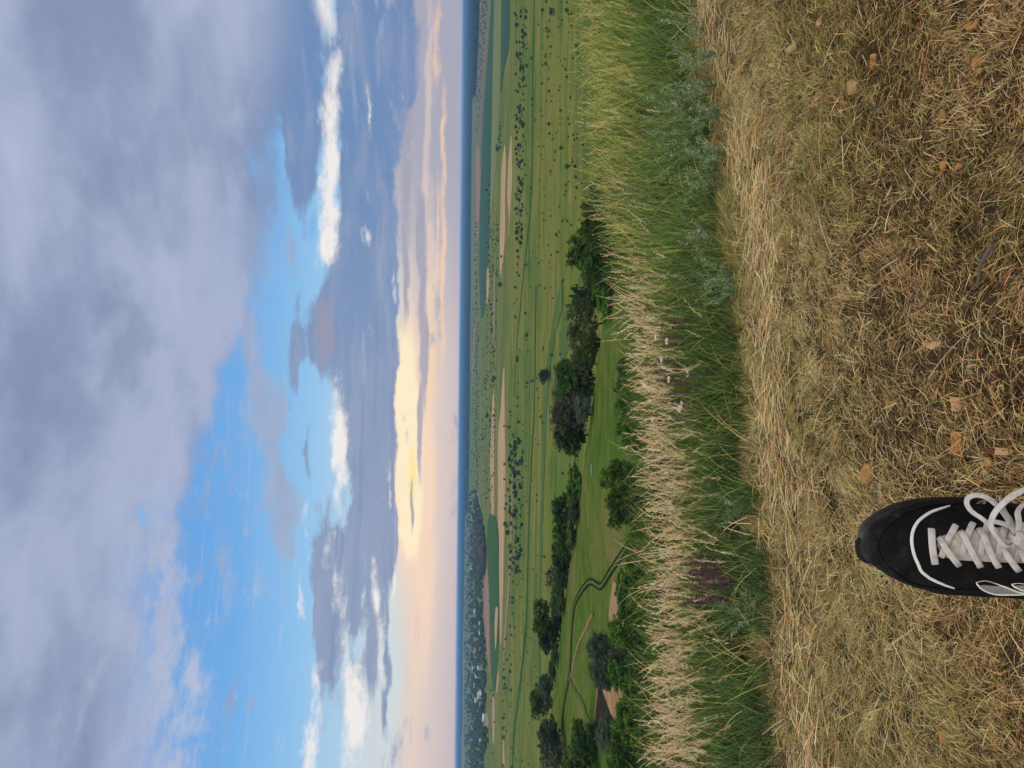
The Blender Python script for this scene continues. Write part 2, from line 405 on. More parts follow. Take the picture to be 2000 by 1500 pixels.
def build_ground():
    ys = [-30, -18, -10, -6, -4, -3, -2, -1, -0.3]
    y = 0.2
    while y < 17000:
        ys.append(y); y += max(0.09, 0.022 * y) if y < 400 else 0.045 * y
    ys = np.array(ys); n = 181
    s = np.linspace(-1, 1, n); s = np.sign(s) * np.abs(s) ** 1.15
    W = 8 + 1.25 * np.maximum(ys, 0) + 2.0 * np.maximum(-ys, 0)
    X = s[None, :] * W[:, None]; Y = np.repeat(ys[:, None], n, 1)
    Z = ground_z(X, Y)
    V = np.stack([X, Y, Z], -1).reshape(-1, 3)
    i = np.arange(len(ys) - 1)[:, None] * n + np.arange(n - 1)[None, :]
    F = np.stack([i, i + 1, i + n + 1, i + n], -1).reshape(-1, 4)
    me = np_mesh('ground', V, F, smooth=True)
    m, nt, out = new_mat('ground')
    geo = nt.n.new('ShaderNodeNewGeometry'); P = geo.outputs['Position']
    sp = nt.n.new('ShaderNodeSeparateXYZ'); nt.l.new(P, sp.inputs[0])
    soil = nt.mix(nt.rng(nt.noise(P, 9, 6, 0.65), 0.35, 0.65), (.018, .012, .008), (.055, .040, .024))
    soil = nt.mix(nt.rng(nt.noise(P, 120, 3, 0.6), 0.4, 0.7), soil, (.08, .06, .035))
    # meadow on the shoulder and slope: short green turf, straw coloured where it is dry
    n1 = nt.noise(P, 0.06, 6, 0.62); n2 = nt.noise(nt.mapping(P, scale=(0.16, 0.5, 1), rot=(0, 0, 0.5)), 1.0, 6, 0.65); n3 = nt.noise(P, 1.7, 4, 0.7)
    mead = nt.mix(nt.rng(n2, 0.40, 0.66), (.054, .118, .018), (.128, .146, .034))
    mead = nt.mix(nt.math('MULTIPLY', nt.rng(n1, 0.50, 0.66), 0.7), mead, (.170, .145, .056))
    mead = nt.mix(nt.rng(n1, 0.44, 0.30), mead, (.038, .100, .012))
    mead = nt.mix(nt.math('MULTIPLY', nt.rng(n3, 0.5, 0.75), 0.6), mead, (.034, .062, .013))
    # plain: pasture with mowing lines and rushy hollows
    q1 = nt.noise(nt.mapping(P, scale=(0.0045, 0.010, 1)), 1.0, 7, 0.6); q2 = nt.noise(nt.mapping(P, scale=(0.012, 0.07, 1)), 1.0, 6, 0.68, 0.6)
    q3 = nt.noise(nt.mapping(P, scale=(0.16, 0.35, 1)), 1.0, 6, 0.75); q4 = nt.noise(nt.mapping(P, scale=(0.0015, 0.02, 1)), 1.0, 3, 0.5)
    past = nt.mix(nt.rng(q1, 0.36, 0.62), (.070, .138, .018), (.150, .170, .028))
    past = nt.mix(nt.math('MULTIPLY', nt.rng(q2, 0.46, 0.68), 0.75), past, (.235, .195, .066))
    past = nt.mix(nt.math('MULTIPLY', nt.rng(q2, 0.46, 0.30), 0.75), past, (.042, .098, .018))
    past = nt.mix(nt.math('MULTIPLY', nt.rng(q4, 0.55, 0.7), 0.5), past, (.050, .080, .022))
    past = nt.mix(nt.math('MULTIPLY', nt.rng(q3, 0.52, 0.74), 0.8), past, (.024, .048, .012))
    q5 = nt.noise(nt.mapping(P, scale=(0.05, 0.30, 1)), 1.0, 8, 0.8, 0.4)
    past = nt.mix(nt.math('MULTIPLY', nt.rng(q5, 0.50, 0.66), 0.55), past, (.042, .082, .018))
    past = nt.mix(nt.math('MULTIPLY', nt.rng(q5, 0.48, 0.36), 0.5), past, (.215, .205, .062))
    colr = nt.mix(nt.rng(nt.math('SUBTRACT', sp.outputs[1], nt.math('MULTIPLY', sp.outputs[0], -0.7)), 170, 230), mead, past)
    colr = nt.mix(nt.rng(sp.outputs[1], 6.4, 12), soil, colr)
    principled(nt, out, colr, 0.95, nt.noise(P, 35, 5, 0.7), 0.5, 0.02, 0.0)
    tag(obj('ground', me, m), 'grassy hill, meadow and wide valley floor', None, None, 'structure')
build_ground()

# ------------------------------------------------------------------ fields, tracks and water on the plain
def crop_mat(name, c1, c2, rows=0.0):
    m, nt, out = new_mat(name)
    geo = nt.n.new('ShaderNodeNewGeometry'); P = geo.outputs['Position']
    n = nt.noise(nt.mapping(P, scale=(0.006, 0.05, 1)), 1.0, 6, 0.6); n2 = nt.noise(P, 0.22, 4, 0.7)
    cc = nt.mix(nt.rng(n, 0.34, 0.66), c1, c2)
    cc = nt.mix(nt.math('MULTIPLY', nt.rng(n2, 0.5, 0.8), 0.35), cc, tuple(v * 0.55 for v in c1))
    principled(nt, out, cc, 1.0, spec=0.0)
    return m
M_TAN = crop_mat('ripe_stubble', (.34, .245, .135), (.42, .31, .18))
M_PINK = crop_mat('ploughed_soil', (.22, .145, .115), (.28, .19, .15))
M_TEAL = crop_mat('young_crop', (.035, .085, .048), (.045, .10, .045))
M_PALE = crop_mat('pale_crop', (.13, .17, .055), (.18, .20, .075))
M_RICH = crop_mat('lush_meadow', (.036, .092, .026), (.056, .112, .032))
M_RUSH = crop_mat('rushes', (.030, .082, .016), (.050, .100, .024))
M_REED = crop_mat('rushy_turf', (.062, .122, .032), (.098, .142, .046))
M_SCRUB = crop_mat('scrubby_turf', (.12, .125, .075), (.17, .155, .10))
M_LINE = crop_mat('dry_verge', (.20, .18, .095), (.26, .22, .13))

def smooth_poly(pts, it=1, closed=True):
    for _ in range(it):
        q = []
        n = len(pts)
        for i in range(n if closed else n - 1):
            a, b = pts[i], pts[(i + 1) % n]
            q.append((a[0] * .75 + b[0] * .25, a[1] * .75 + b[1] * .25)); q.append((a[0] * .25 + b[0] * .75, a[1] * .25 + b[1] * .75))
        if not closed: q = [pts[0]] + q + [pts[-1]]
        pts = q
    return pts

LIFT = [0.55]
def field(name, label, poly, mat, smooth=1):
    """a cultivated strip as a thin standing crop on the plain"""
    LIFT[0] += 0.035
    pts = [plain_hit(*p) for p in smooth_poly(poly, smooth)]
    bm = bmesh.new()
    top = [bm.verts.new((p.x, p.y, ZP + LIFT[0])) for p in pts]
    bot = [bm.verts.new((p.x, p.y, ZP - 0.6)) for p in pts]
    f = bm.faces.new(top)
    if f.normal.z < 0 or f.calc_area() == 0: pass
    n = len(top)
    for i in range(n):
        bm.faces.new((top[i], bot[i], bot[(i + 1) % n], top[(i + 1) % n]))
    bmesh.ops.triangulate(bm, faces=[f]); bmesh.ops.recalc_face_normals(bm, faces=bm.faces[:])
    me = bpy.data.meshes.new(name); bm.to_mesh(me); bm.free()
    return tag(obj(name, me, mat), label, None, None, 'structure')

field('field', 'grey green scrub strip before the far wood', [(938, -60), (934, 100), (931, 150), (930, 200), (929, 260), (934, 290), (940, 290), (944, 220), (950, 120), (958, 30), (962, -60)], M_SCRUB)
field('field', 'dark teal crop strip nearest the far wood', [(964, -60), (954, 100), (946, 200), (941, 300), (938, 400), (937, 480), (936, 560), (942, 640), (951, 560), (955, 480), (957, 400), (959, 320), (960, 260), (962, 200), (964, 80), (968, -60)], M_TEAL)
field('field', 'pale green strip between two teal strips', [(968, -60), (964, 80), (962, 200), (960, 300), (957, 430), (963, 400), (972, 300), (977, 200), (979, 80), (981, -60)], M_PALE)
field('field', 'second teal crop strip with a pointed end', [(981, -60), (979, 80), (978, 190), (982, 150), (988, 120), (994, 100), (996, 60), (996, -60)], M_TEAL)
field('field', 'long tan stubble strip', [(987, 278), (984, 300), (979.5, 330), (978, 420), (977, 490), (977, 510), (978, 545), (983, 512), (986, 480), (987.5, 440), (987, 380), (988.5, 330), (988.5, 300)], M_TAN)
field('field', 'narrow tan stubble wedge', [(1000, 255), (995.6, 300), (993, 340), (992, 396), (995, 412), (994, 470), (996, 440), (998, 410), (1001, 360), (1001, 300)], M_TAN)
field('field', 'broad tan stubble field in mid valley', [(985.5, 700), (979, 800), (974, 840), (973, 900), (974, 960), (973, 1020), (976, 1040), (976, 1120), (977, 1200), (978, 1262), (980, 1255), (982, 1200), (984, 1140), (985, 1060), (986, 1030), (987, 960), (988, 900), (987, 840), (986.5, 760)], M_TAN)
field('field', 'far tan strip', [(964, 750), (959, 870), (958, 900), (959, 960), (961, 1000), (962, 1070), (965, 1070), (965, 1000), (966, 950), (965.5, 900), (965, 860), (967, 785)], M_TAN)
field('field', 'pinkish ploughed strip by the village', [(951, 1110), (946, 1140), (946, 1200), (951, 1260), (957.5, 1325), (959, 1320), (957, 1270), (957, 1200), (955, 1140), (953, 1110)], M_PINK)
field('field', 'lush green meadow by the village', [(955, 1000), (951, 1060), (953, 1100), (957, 1150), (958, 1200), (960, 1320), (966, 1360), (971, 1310), (974, 1270), (975.5, 1200), (975, 1120), (974, 1050), (970, 1010)], M_RICH)
field('field', 'pale wedge in the lush meadow', [(969, 1185), (967, 1220), (968, 1270), (970, 1266), (974, 1205), (974, 1185)], M_TAN)
field('field', 'small tan triangle on the left', [(974, 1308), (970, 1354), (972, 1352), (976, 1320)], M_TAN)
field('field', 'small tan strip on the left', [(963.5, 1360), (963, 1400), (964, 1455), (966, 1450), (967, 1400), (966.5, 1362)], M_TAN)
field('field', 'far pink ploughed strip', [(930, 285), (929.5, 360), (930, 420), (930, 500), (931, 545), (932.5, 500), (935, 440), (938, 390), (939, 330), (938, 285)], M_PINK)
field('field', 'faint pink strip under the wood', [(926, 635), (924, 670), (923, 748), (925, 720), (928, 660), (929, 635)], M_PINK)
field('field', 'pale strip right of centre', [(952, 520), (951, 570), (952, 600), (956, 570), (957, 530)], M_TAN)
field('field', 'thin pale strip in the centre', [(965, 520), (964, 600), (965, 690), (967, 640), (968, 560)], M_LINE)
field('field', 'light verge strip', [(1003, 900), (998, 1100), (989, 1200), (985, 1290), (987, 1292), (993, 1200), (1000, 1100), (1005, 900)], M_LINE)
field('field', 'tan strip at the left edge', [(985, 1430), (984, 1500), (984, 1540), (989, 1540), (988, 1480)], M_TAN)
field('field', 'grassy strip behind village woods', [(905, 1258), (904.5, 1340), (905, 1425), (907, 1420), (907.5, 1262)], M_PALE)
field('field', 'green hillside behind village woods', [(905, 1440), (901, 1560), (908, 1560), (909, 1470)], M_PALE)

def ribbon(name, label, pts, hw, mat, zf, kind='structure', thick=0.3, jag=0.0):
    """flat strip along ground points (x, y); zf gives its height"""
    P = [Vector((p[0], p[1])) for p in pts]
    V = []; F = []
    for i, p in enumerate(P):
        a = P[max(i - 1, 0)]; b = P[min(i + 1, len(P) - 1)]
        t = (b - a).normalized(); n = Vector((-t.y, t.x))
        w = hw[i] if isinstance(hw, (list, tuple)) else hw
        for s in (-1, 1):
            q = p + n * (w * s * (1 + jag * (random.random() - 0.5)))
            V.append((q.x, q.y, zf(q.x, q.y)))
        for s in (1, -1):
            q = Vector((V[-2 if s == 1 else -2][0], V[-2][1]))
        if i:
            k = 2 * i
            F.append((k - 2, k, k + 1, k - 1))
    n2 = len(V)
    V += [(v[0], v[1], v[2] - thick) for v in V]
    for i in range(len(P) - 1):
        k = 2 * i
        F.append((k, k + n2, k + 2 + n2, k + 2)); F.append((k + 1, k + 3, k + 3 + n2, k + 1 + n2))
    return tag(obj(name, py_mesh(name, V, F), mat), label, None, None, kind)

def resample(pts, n):
    d = [0.0]
    for a, b in zip(pts, pts[1:]): d.append(d[-1] + math.hypot(b[0] - a[0], b[1] - a[1]))
    t = np.linspace(0, d[-1], n)
    return list(zip(np.interp(t, d, [p[0] for p in pts]), np.interp(t, d, [p[1] for p in pts])))

def plain_line(poly, n=60):
    q = smooth_poly(poly, 2, False)
    return resample([tuple(plain_hit(*p))[:2] for p in q], n)
zplain = lambda x, y: gz(x, y) + 0.28
ribbon('rush_strip', 'dark rushy ditch line crossing the pasture', plain_line([(1044, -40), (1043, 100), (1041, 200), (1040, 300), (1039, 360), (1037, 400), (1033, 440), (1026, 500), (1020, 560), (1014, 620), (1008, 680), (1005, 770)]), 3.2, M_RUSH, zplain, 'structure', 1.0, 0.5)
ribbon('rush_strip', 'second rushy line across mid pasture', plain_line([(1047, 560), (1045, 720), (1042, 820), (1038, 900), (1034, 1000), (1031, 1100), (1030, 1180), (1027, 1240), (1020, 1310), (1010, 1380), (1003, 1440), (998, 1540)]), 4.0, M_RUSH, lambda x, y: gz(x, y) + .33, 'structure', 1.0, 0.5)
ribbon('rush_strip', 'wide pale rushy hollow across near pasture', plain_line([(1100, 570), (1085, 620), (1075, 690), (1068, 760), (1064, 820), (1062, 900), (1058, 1000), (1056, 1100), (1054, 1200), (1054, 1300), (1058, 1420), (1060, 1540)]), 7.0, M_REED, lambda x, y: gz(x, y) + .38, 'structure', 1.0, 0.6)
ribbon('rush_strip', 'blue green rushy slope left of the bright tree', plain_line([(1165, 480), (1150, 545), (1128, 600), (1108, 650), (1094, 690)], 30), 8.0, M_REED, lambda x, y: gz(x, y) + .42, 'structure', 1.0, 0.6)

def shoulder_line(poly, n=60, it=2):
    q = smooth_poly(poly, it, False)
    return resample([tuple(at_z(p[0], p[1], ZT))[:2] for p in q], n)
zsh = lambda h: (lambda x, y: gz(x, y) + h)
M_RUT = flat_mat('rut_earth', (.014, .014, .009), (.030, .029, .018), 1.3, detail=5, spec=0)
M_PATH = flat_mat('worn_path', (.17, .125, .07), (.24, .18, .105), 1.1, detail=5, spec=0)
M_GREENWAY = flat_mat('track_turf', (.058, .100, .028), (.085, .130, .038), 1.1, detail=5, spec=0)
trk = [(1240, 1052), (1232, 1062), (1222, 1075), (1208, 1095), (1195, 1115), (1186, 1128), (1179, 1140), (1172, 1147), (1165, 1142), (1158, 1136), (1151, 1137), (1144, 1145), (1136, 1157), (1130, 1168), (1126, 1180), (1124, 1200), (1122, 1225), (1120, 1260), (1118, 1305), (1113, 1335), (1106, 1362), (1101, 1390), (1099, 1430)]
line = shoulder_line(trk, 120)
ribbon('track_bed', 'green middle of the winding wheel track', line, 0.30, M_GREENWAY, zsh(.13), 'structure', .4, .3)
def offset_line(line, d):
    o = []
    for i, p in enumerate(line):
        a = Vector(line[max(i - 1, 0)]); b = Vector(line[min(i + 1, len(line) - 1)])
        t = (b - a).normalized(); o.append((p[0] - t.y * d, p[1] + t.x * d))
    return o
for s in (-1, 1):
    ribbon('wheel_rut', 'dark wheel rut winding over the meadow', offset_line(line, s * 0.46), 0.15, M_RUT, zsh(.17), 'structure', .4, .5)
ribbon('footpath', 'pale worn footpath slanting across the meadow', shoulder_line([(1160, 1200), (1156, 1206), (1146, 1230), (1136, 1252), (1128, 1280), (1122, 1308), (1119, 1322)], 50), 0.34, M_PATH, zsh(.2), 'structure', .4, .6)
ribbon('footpath', 'dark green side track curving down left', shoulder_line([(1116, 1322), (1119, 1336), (1128, 1352), (1142, 1374), (1148, 1400), (1160, 1426), (1172, 1450)], 50), 0.55, M_GREENWAY, zsh(.21), 'structure', .4, .5)

def meadow_patch(name, label, poly, mat, h):
    pts = [at_z(p[0], p[1], ZT) for p in smooth_poly(poly, 1)]
    bm = bmesh.new()
    top = [bm.verts.new((p.x, p.y, gz(p.x, p.y) + h)) for p in pts]
    f = bm.faces.new(top); bmesh.ops.triangulate(bm, faces=[f])
    me = bpy.data.meshes.new(name); bm.normal_update(); bm.to_mesh(me); bm.free()
    me.flip_normals() if me.polygons[0].normal.z < 0 else None
    return tag(obj(name, me, mat), label, None, None, 'structure')
M_DARKSOIL = flat_mat('dark_tilth', (.020, .019, .015), (.040, .036, .026), 0.8, detail=6, spec=0)
M_BARE = flat_mat('bare_clay', (.26, .17, .09), (.34, .23, .13), 0.5, detail=6, spec=0)
meadow_patch('field', 'bare tan field among the trees', [(1174, 1338), (1200, 1336), (1232, 1340), (1232, 1400), (1212, 1412), (1193, 1404), (1186, 1380)], M_BARE, .22)
meadow_patch('field', 'dark ploughed plot beside the tan field', [(1170, 1340), (1174, 1339), (1187, 1380), (1196, 1412), (1200, 1440), (1166, 1445), (1166, 1400), (1168, 1360)], M_DARKSOIL, .27)
meadow_patch('field', 'tan clearing above the green bushes', [(1200, 1130), (1212, 1150), (1240, 1190), (1240, 1240), (1212, 1236), (1192, 1225), (1190, 1195), (1196, 1160)], M_BARE, .22)
ribbon('footpath', 'pale edge between plot and meadow', shoulder_line([(1169, 1344), (1167, 1370), (1164, 1400), (1163, 1430)], 30), 0.22, M_PATH, zsh(.3), 'structure', .4, .4)
# small sheet of water caught at the meadow's edge
m, nt, out = new_mat('water')
b = principled(nt, out, (.17, .21, .25), 1.0, spec=0.0)
W = [at_z(*p, ZT) for p in [(1156.4, 906), (1156.2, 916), (1157, 929), (1158.4, 932), (1159, 918), (1158.4, 907)]]
pz = max(gz(p.x, p.y) for p in W) + 0.10
me = py_mesh('water', [(p.x, p.y, pz) for p in W], [tuple(range(len(W)))])
if me.polygons[0].normal.z < 0: me.flip_normals()
tag(obj('water', me, m), 'small pool at the meadow edge', None, None, 'structure')

# ------------------------------------------------------------------ haze over the valley
def build_haze():
    bm = bmesh.new(); bmesh.ops.create_cube(bm, size=2.0)
    for v in bm.verts:
        v.co = (v.co.x * 24000, v.co.y * 18500, (3.2 if v.co.z > 0 else ZP - 3.0))
    me = bpy.data.meshes.new('haze'); bm.to_mesh(me); bm.free()
    m, nt, out = new_mat('haze')
    v = nt.n.new('ShaderNodeVolumePrincipled')
    v.inputs['Color'].default_value = (.24, .52, 1.0, 1)
    v.inputs['Density'].default_value = 1.0e-4
    v.inputs['Anisotropy'].default_value = 0.0
    nt.l.new(v.outputs[0], out.inputs['Volume'])
    tag(obj('haze', me, m), 'thin blue haze over the valley', None, None, 'stuff')
if HAZE: build_haze()
# ------------------------------------------------------------------ trees
M_BARK = flat_mat('bark', (.045, .036, .028), (.11, .09, .07), 3.0, stretch=(1, 1, .25), bump=.4, bd=.02)
M_LEAF = leaf_mat('leaves', 0.28, 0.35)

def limb_mesh(name, segs, sides=5):
    V = []; F = []
    for (a, ra, b, rb) in segs:
        a = Vector(a); b = Vector(b); ax = (b - a).normalized()
        s = ax.orthogonal().normalized(); t = ax.cross(s)
        k = len(V)
        for p, r in ((a, ra), (b, rb)):
            for i in range(sides):
                an = 2 * math.pi * i / sides
                V.append(p + s * (math.cos(an) * r) + t * (math.sin(an) * r))
        for i in range(sides):
            j = (i + 1) % sides
            F.append((k + i, k + j, k + sides + j, k + sides + i))
    return py_mesh(name, V, F, True)

def grow(rr, top=0.92, spread=0.45, nl=9, base=0.12, r0=0.022, twigs=3):
    """limbs of a tree of height 1: list of tapered segments"""
    segs = []; tips = []
    p = Vector((0, 0, -0.03)); h = 0
    stem = [p.copy()]
    n = 7
    for i in range(n):
        p = p + Vector((rr.uniform(-.018, .018), rr.uniform(-.018, .018), (top * .86) / n))
        stem.append(p.copy())
    rad = lambda q: r0 * (1 - 0.85 * q)
    for i in range(n): segs.append((stem[i], rad(i / n), stem[i + 1], rad((i + 1) / n)))
    for k in range(nl):
        q = base + (0.85 - base) * (k + rr.random()) / nl
        f = q / (top * .86) * n; i = min(int(f), n - 1); a = stem[i].lerp(stem[i + 1], f - i)
        an = k * 2.4 + rr.uniform(-.5, .5)
        L = spread * rr.uniform(.6, 1.0) * (1 - 0.45 * q)
        up = rr.uniform(.25, .8)
        d = Vector((math.cos(an), math.sin(an), up)).normalized()
        b = a + d * L * .55; c_ = b + (d + Vector((0, 0, .25))).normalized() * L * .5
        r1 = rad(q) * .5
        segs += [(a, r1, b, r1 * .6), (b, r1 * .6, c_, r1 * .22)]
        tips.append(c_)
        for _ in range(twigs):
            s0 = b.lerp(c_, rr.random()); d2 = (d + Vector((rr.uniform(-.8, .8), rr.uniform(-.8, .8), rr.uniform(-.2, .7)))).normalized()
            e = s0 + d2 * L * rr.uniform(.2, .4)
            segs.append((s0, r1 * .35, e, r1 * .08)); tips.append(e)
    return segs, tips

def leaf_quads(centers, normals, size, cols, rg, aspect=1.6):
    n = len(centers)
    a = rg.normal(size=(n, 3)); a /= np.linalg.norm(a, axis=1)[:, None]
    b = np.cross(a, normals + 0.35 * rg.normal(size=(n, 3))); b /= np.linalg.norm(b, axis=1)[:, None] + 1e-9
    a = np.cross(b, np.cross(a, b)); a /= np.linalg.norm(a, axis=1)[:, None] + 1e-9
    s = (size * rg.uniform(.6, 1.3, n))[:, None]
    a = a * s * aspect * .5; b = b * s * .5
    V = np.stack([centers - a, centers - b * 1.0, centers + a, centers + b], 1).reshape(-1, 3)
    F = np.arange(n * 4).reshape(-1, 4)
    return V, F, np.repeat(cols, 4, 0)

def crown(seed, shape, col, n_cl, per, leaf, cl_r=.10, top_light=None, gap=0.25, z0=0.05):
    """leaf clumps filling an uneven crown of height 1; shape = list of lobes (x, y, z, rx, rz)"""
    rg = np.random.default_rng(seed)
    C = []; 
    w = np.array([l[3] ** 2 * l[4] for l in shape]); w = w / w.sum()
    while len(C) < n_cl:
        l = shape[rg.choice(len(shape), p=w)]
        d = rg.normal(size=3); d /= np.linalg.norm(d)
        r = rg.uniform(.35, 1.0) ** .45
        p = np.array([l[0], l[1], l[2]]) + d * r * np.array([l[3], l[3], l[4]])
        if p[2] < z0: continue
        C.append(np.concatenate([p, d]))
    C = np.array(C)
    clcol = np.array(col)[None, :] * rg.uniform(1 - gap, 1 + gap, (n_cl, 1)) * (1 + rg.normal(0, .06, (n_cl, 3)))
    if top_light is not None:                       # fresh shoots of a lighter green in some clumps
        k = rg.random(n_cl) < top_light[1]
        clcol[k] = np.array(top_light[0]) * rg.uniform(.85, 1.15, (k.sum(), 1))
    cr = cl_r * rg.uniform(.55, 1.35, n_cl)
    idx = np.repeat(np.arange(n_cl), per)
    off = rg.normal(size=(len(idx), 3)); off /= np.linalg.norm(off, axis=1)[:, None]
    off *= (rg.random(len(idx)) ** .5 * cr[idx])[:, None] * np.array([1.15, 1.15, .75])
    ctr = C[idx, :3] + off
    ctr[:, 2] = np.maximum(ctr[:, 2], z0 * .4)
    nrm = off / (np.linalg.norm(off, axis=1)[:, None] + 1e-9) + 0.5 * C[idx, 3:] + np.array([0, 0, .35])
    cols = np.clip(clcol[idx] * rg.uniform(.8, 1.2, (len(idx), 1)), .004, .9)
    V, F, cc = leaf_quads(ctr, nrm, np.full(len(idx), leaf), cols, rg)
    return np_mesh('crown', V, F, cc)

def lobes(seed, w, n, base=.10, round_=.8):
    rr = random.Random(seed)
    L = [(0, 0, .52, w * .36, .40)]
    for k in range(n):
        an = k * 2.4 + rr.uniform(-.6, .6); q = rr.uniform(.15, .92)
        rad = w * .5 * math.sqrt(max(.05, 1 - ((q - .45) / .6) ** 2)) * rr.uniform(.35, .75)
        r = w * rr.uniform(.13, .26)
        L.append((math.cos(an) * rad, math.sin(an) * rad, base + q * (1 - base) * .88, r, r * rr.uniform(.6, 1.0) * (.9 / max(w, .3)) ** .2))
    return L

KIND = {}
def tree_kind(key, seed, w, nl, col, n_cl, per, leaf, cl_r, light=None, gap=.25, z0=.05, limbs=9, spread=.4, base=.12):
    rr = random.Random(seed)
    n_cl = int(n_cl * 1.4); leaf *= 1.2
    segs, tips = grow(rr, spread=spread * w * 1.1, nl=limbs, base=base)
    KIND[key] = (limb_mesh('trunk', segs), crown(seed, lobes(seed, w, nl), col, n_cl, per, leaf, cl_r, light, gap, z0), w)
DK, MD, OL, GY, BL, BR = (.040, .078, .018), (.062, .128, .024), (.076, .104, .034), (.098, .110, .066), (.078, .120, .074), (.105, .215, .032)
tree_kind('dark_a', 1, .95, 11, DK, 130, 34, .030, .085)
tree_kind('dark_b', 2, 1.15, 12, DK, 140, 34, .030, .09, light=(MD, .25))
tree_kind('dark_c', 3, .75, 10, (.030, .054, .016), 120, 34, .028, .08)
tree_kind('bright_a', 4, .95, 10, MD, 120, 34, .034, .085, light=(BR, .4), gap=.3)
tree_kind('bright_b', 5, 1.25, 12, MD, 150, 34, .034, .085, light=(BR, .3), gap=.3)
tree_kind('olive_a', 6, 1.0, 11, OL, 110, 30, .026, .085, light=(GY, .15), limbs=14, spread=.5)
tree_kind('grey_a', 7, 1.05, 12, (.060, .066, .044), 95, 28, .024, .085, light=((.085, .085, .066), .35), limbs=16, spread=.5)
tree_kind('grey_b', 8, .85, 10, (.066, .070, .052), 80, 26, .024, .085, light=((.10, .10, .082), .4), limbs=16, spread=.5)
tree_kind('willow_a', 9, 1.05, 12, BL, 130, 34, .028, .085, light=((.09, .12, .085), .3), gap=.3)
tree_kind('willow_b', 10, .9, 10, (.048, .072, .046), 120, 34, .028, .085, light=(BL, .4), gap=.3)

TREES = []
def tree(name, label, cat, kind, x_top, y0, y1, Y, hmin=3.0, group=None, rot=None, deep=1.0, ybase=None):
    """a tree whose top and two sides are sighted at photo spots, standing on the ground at distance Y"""
    yc = (y0 + y1) / 2
    p = at_y(x_top, yc, Y); zg = gz(p.x, p.y)
    h = max(p.z - zg, hmin)
    l = at_y(x_top, y0, Y); r = at_y(x_top, y1, Y); w = abs(l.x - r.x)
    tr, cr, kw = KIND[kind]
    o = empty(name, (p.x, p.y, zg - 0.05)); tag(o, label, cat, group)
    sc = Vector((w / kw, w / kw * deep, h * .97))
    o.rotation_euler.z = rot if rot is not None else random.uniform(0, 6.28)
    s = math.sqrt(sc.x * sc.y)
    o.scale = (s, s, sc.z)
    t = obj('trunk', tr, M_BARK, o); c_ = obj('crown', cr, M_LEAF, o)
    TREES.append((p.x, p.y))
    return o

ye = lambda x, y: float(y_edge(at_y(x, y, 120).x))
def gully(x_top, y0, y1, back=14):
    """distance of the bank below the meadow's edge along this line of sight"""
    yy = 120.0
    for _ in range(8):
        p = at_y(x_top, (y0 + y1) / 2, yy); yy = float(y_edge(p.x)) + back
    return yy

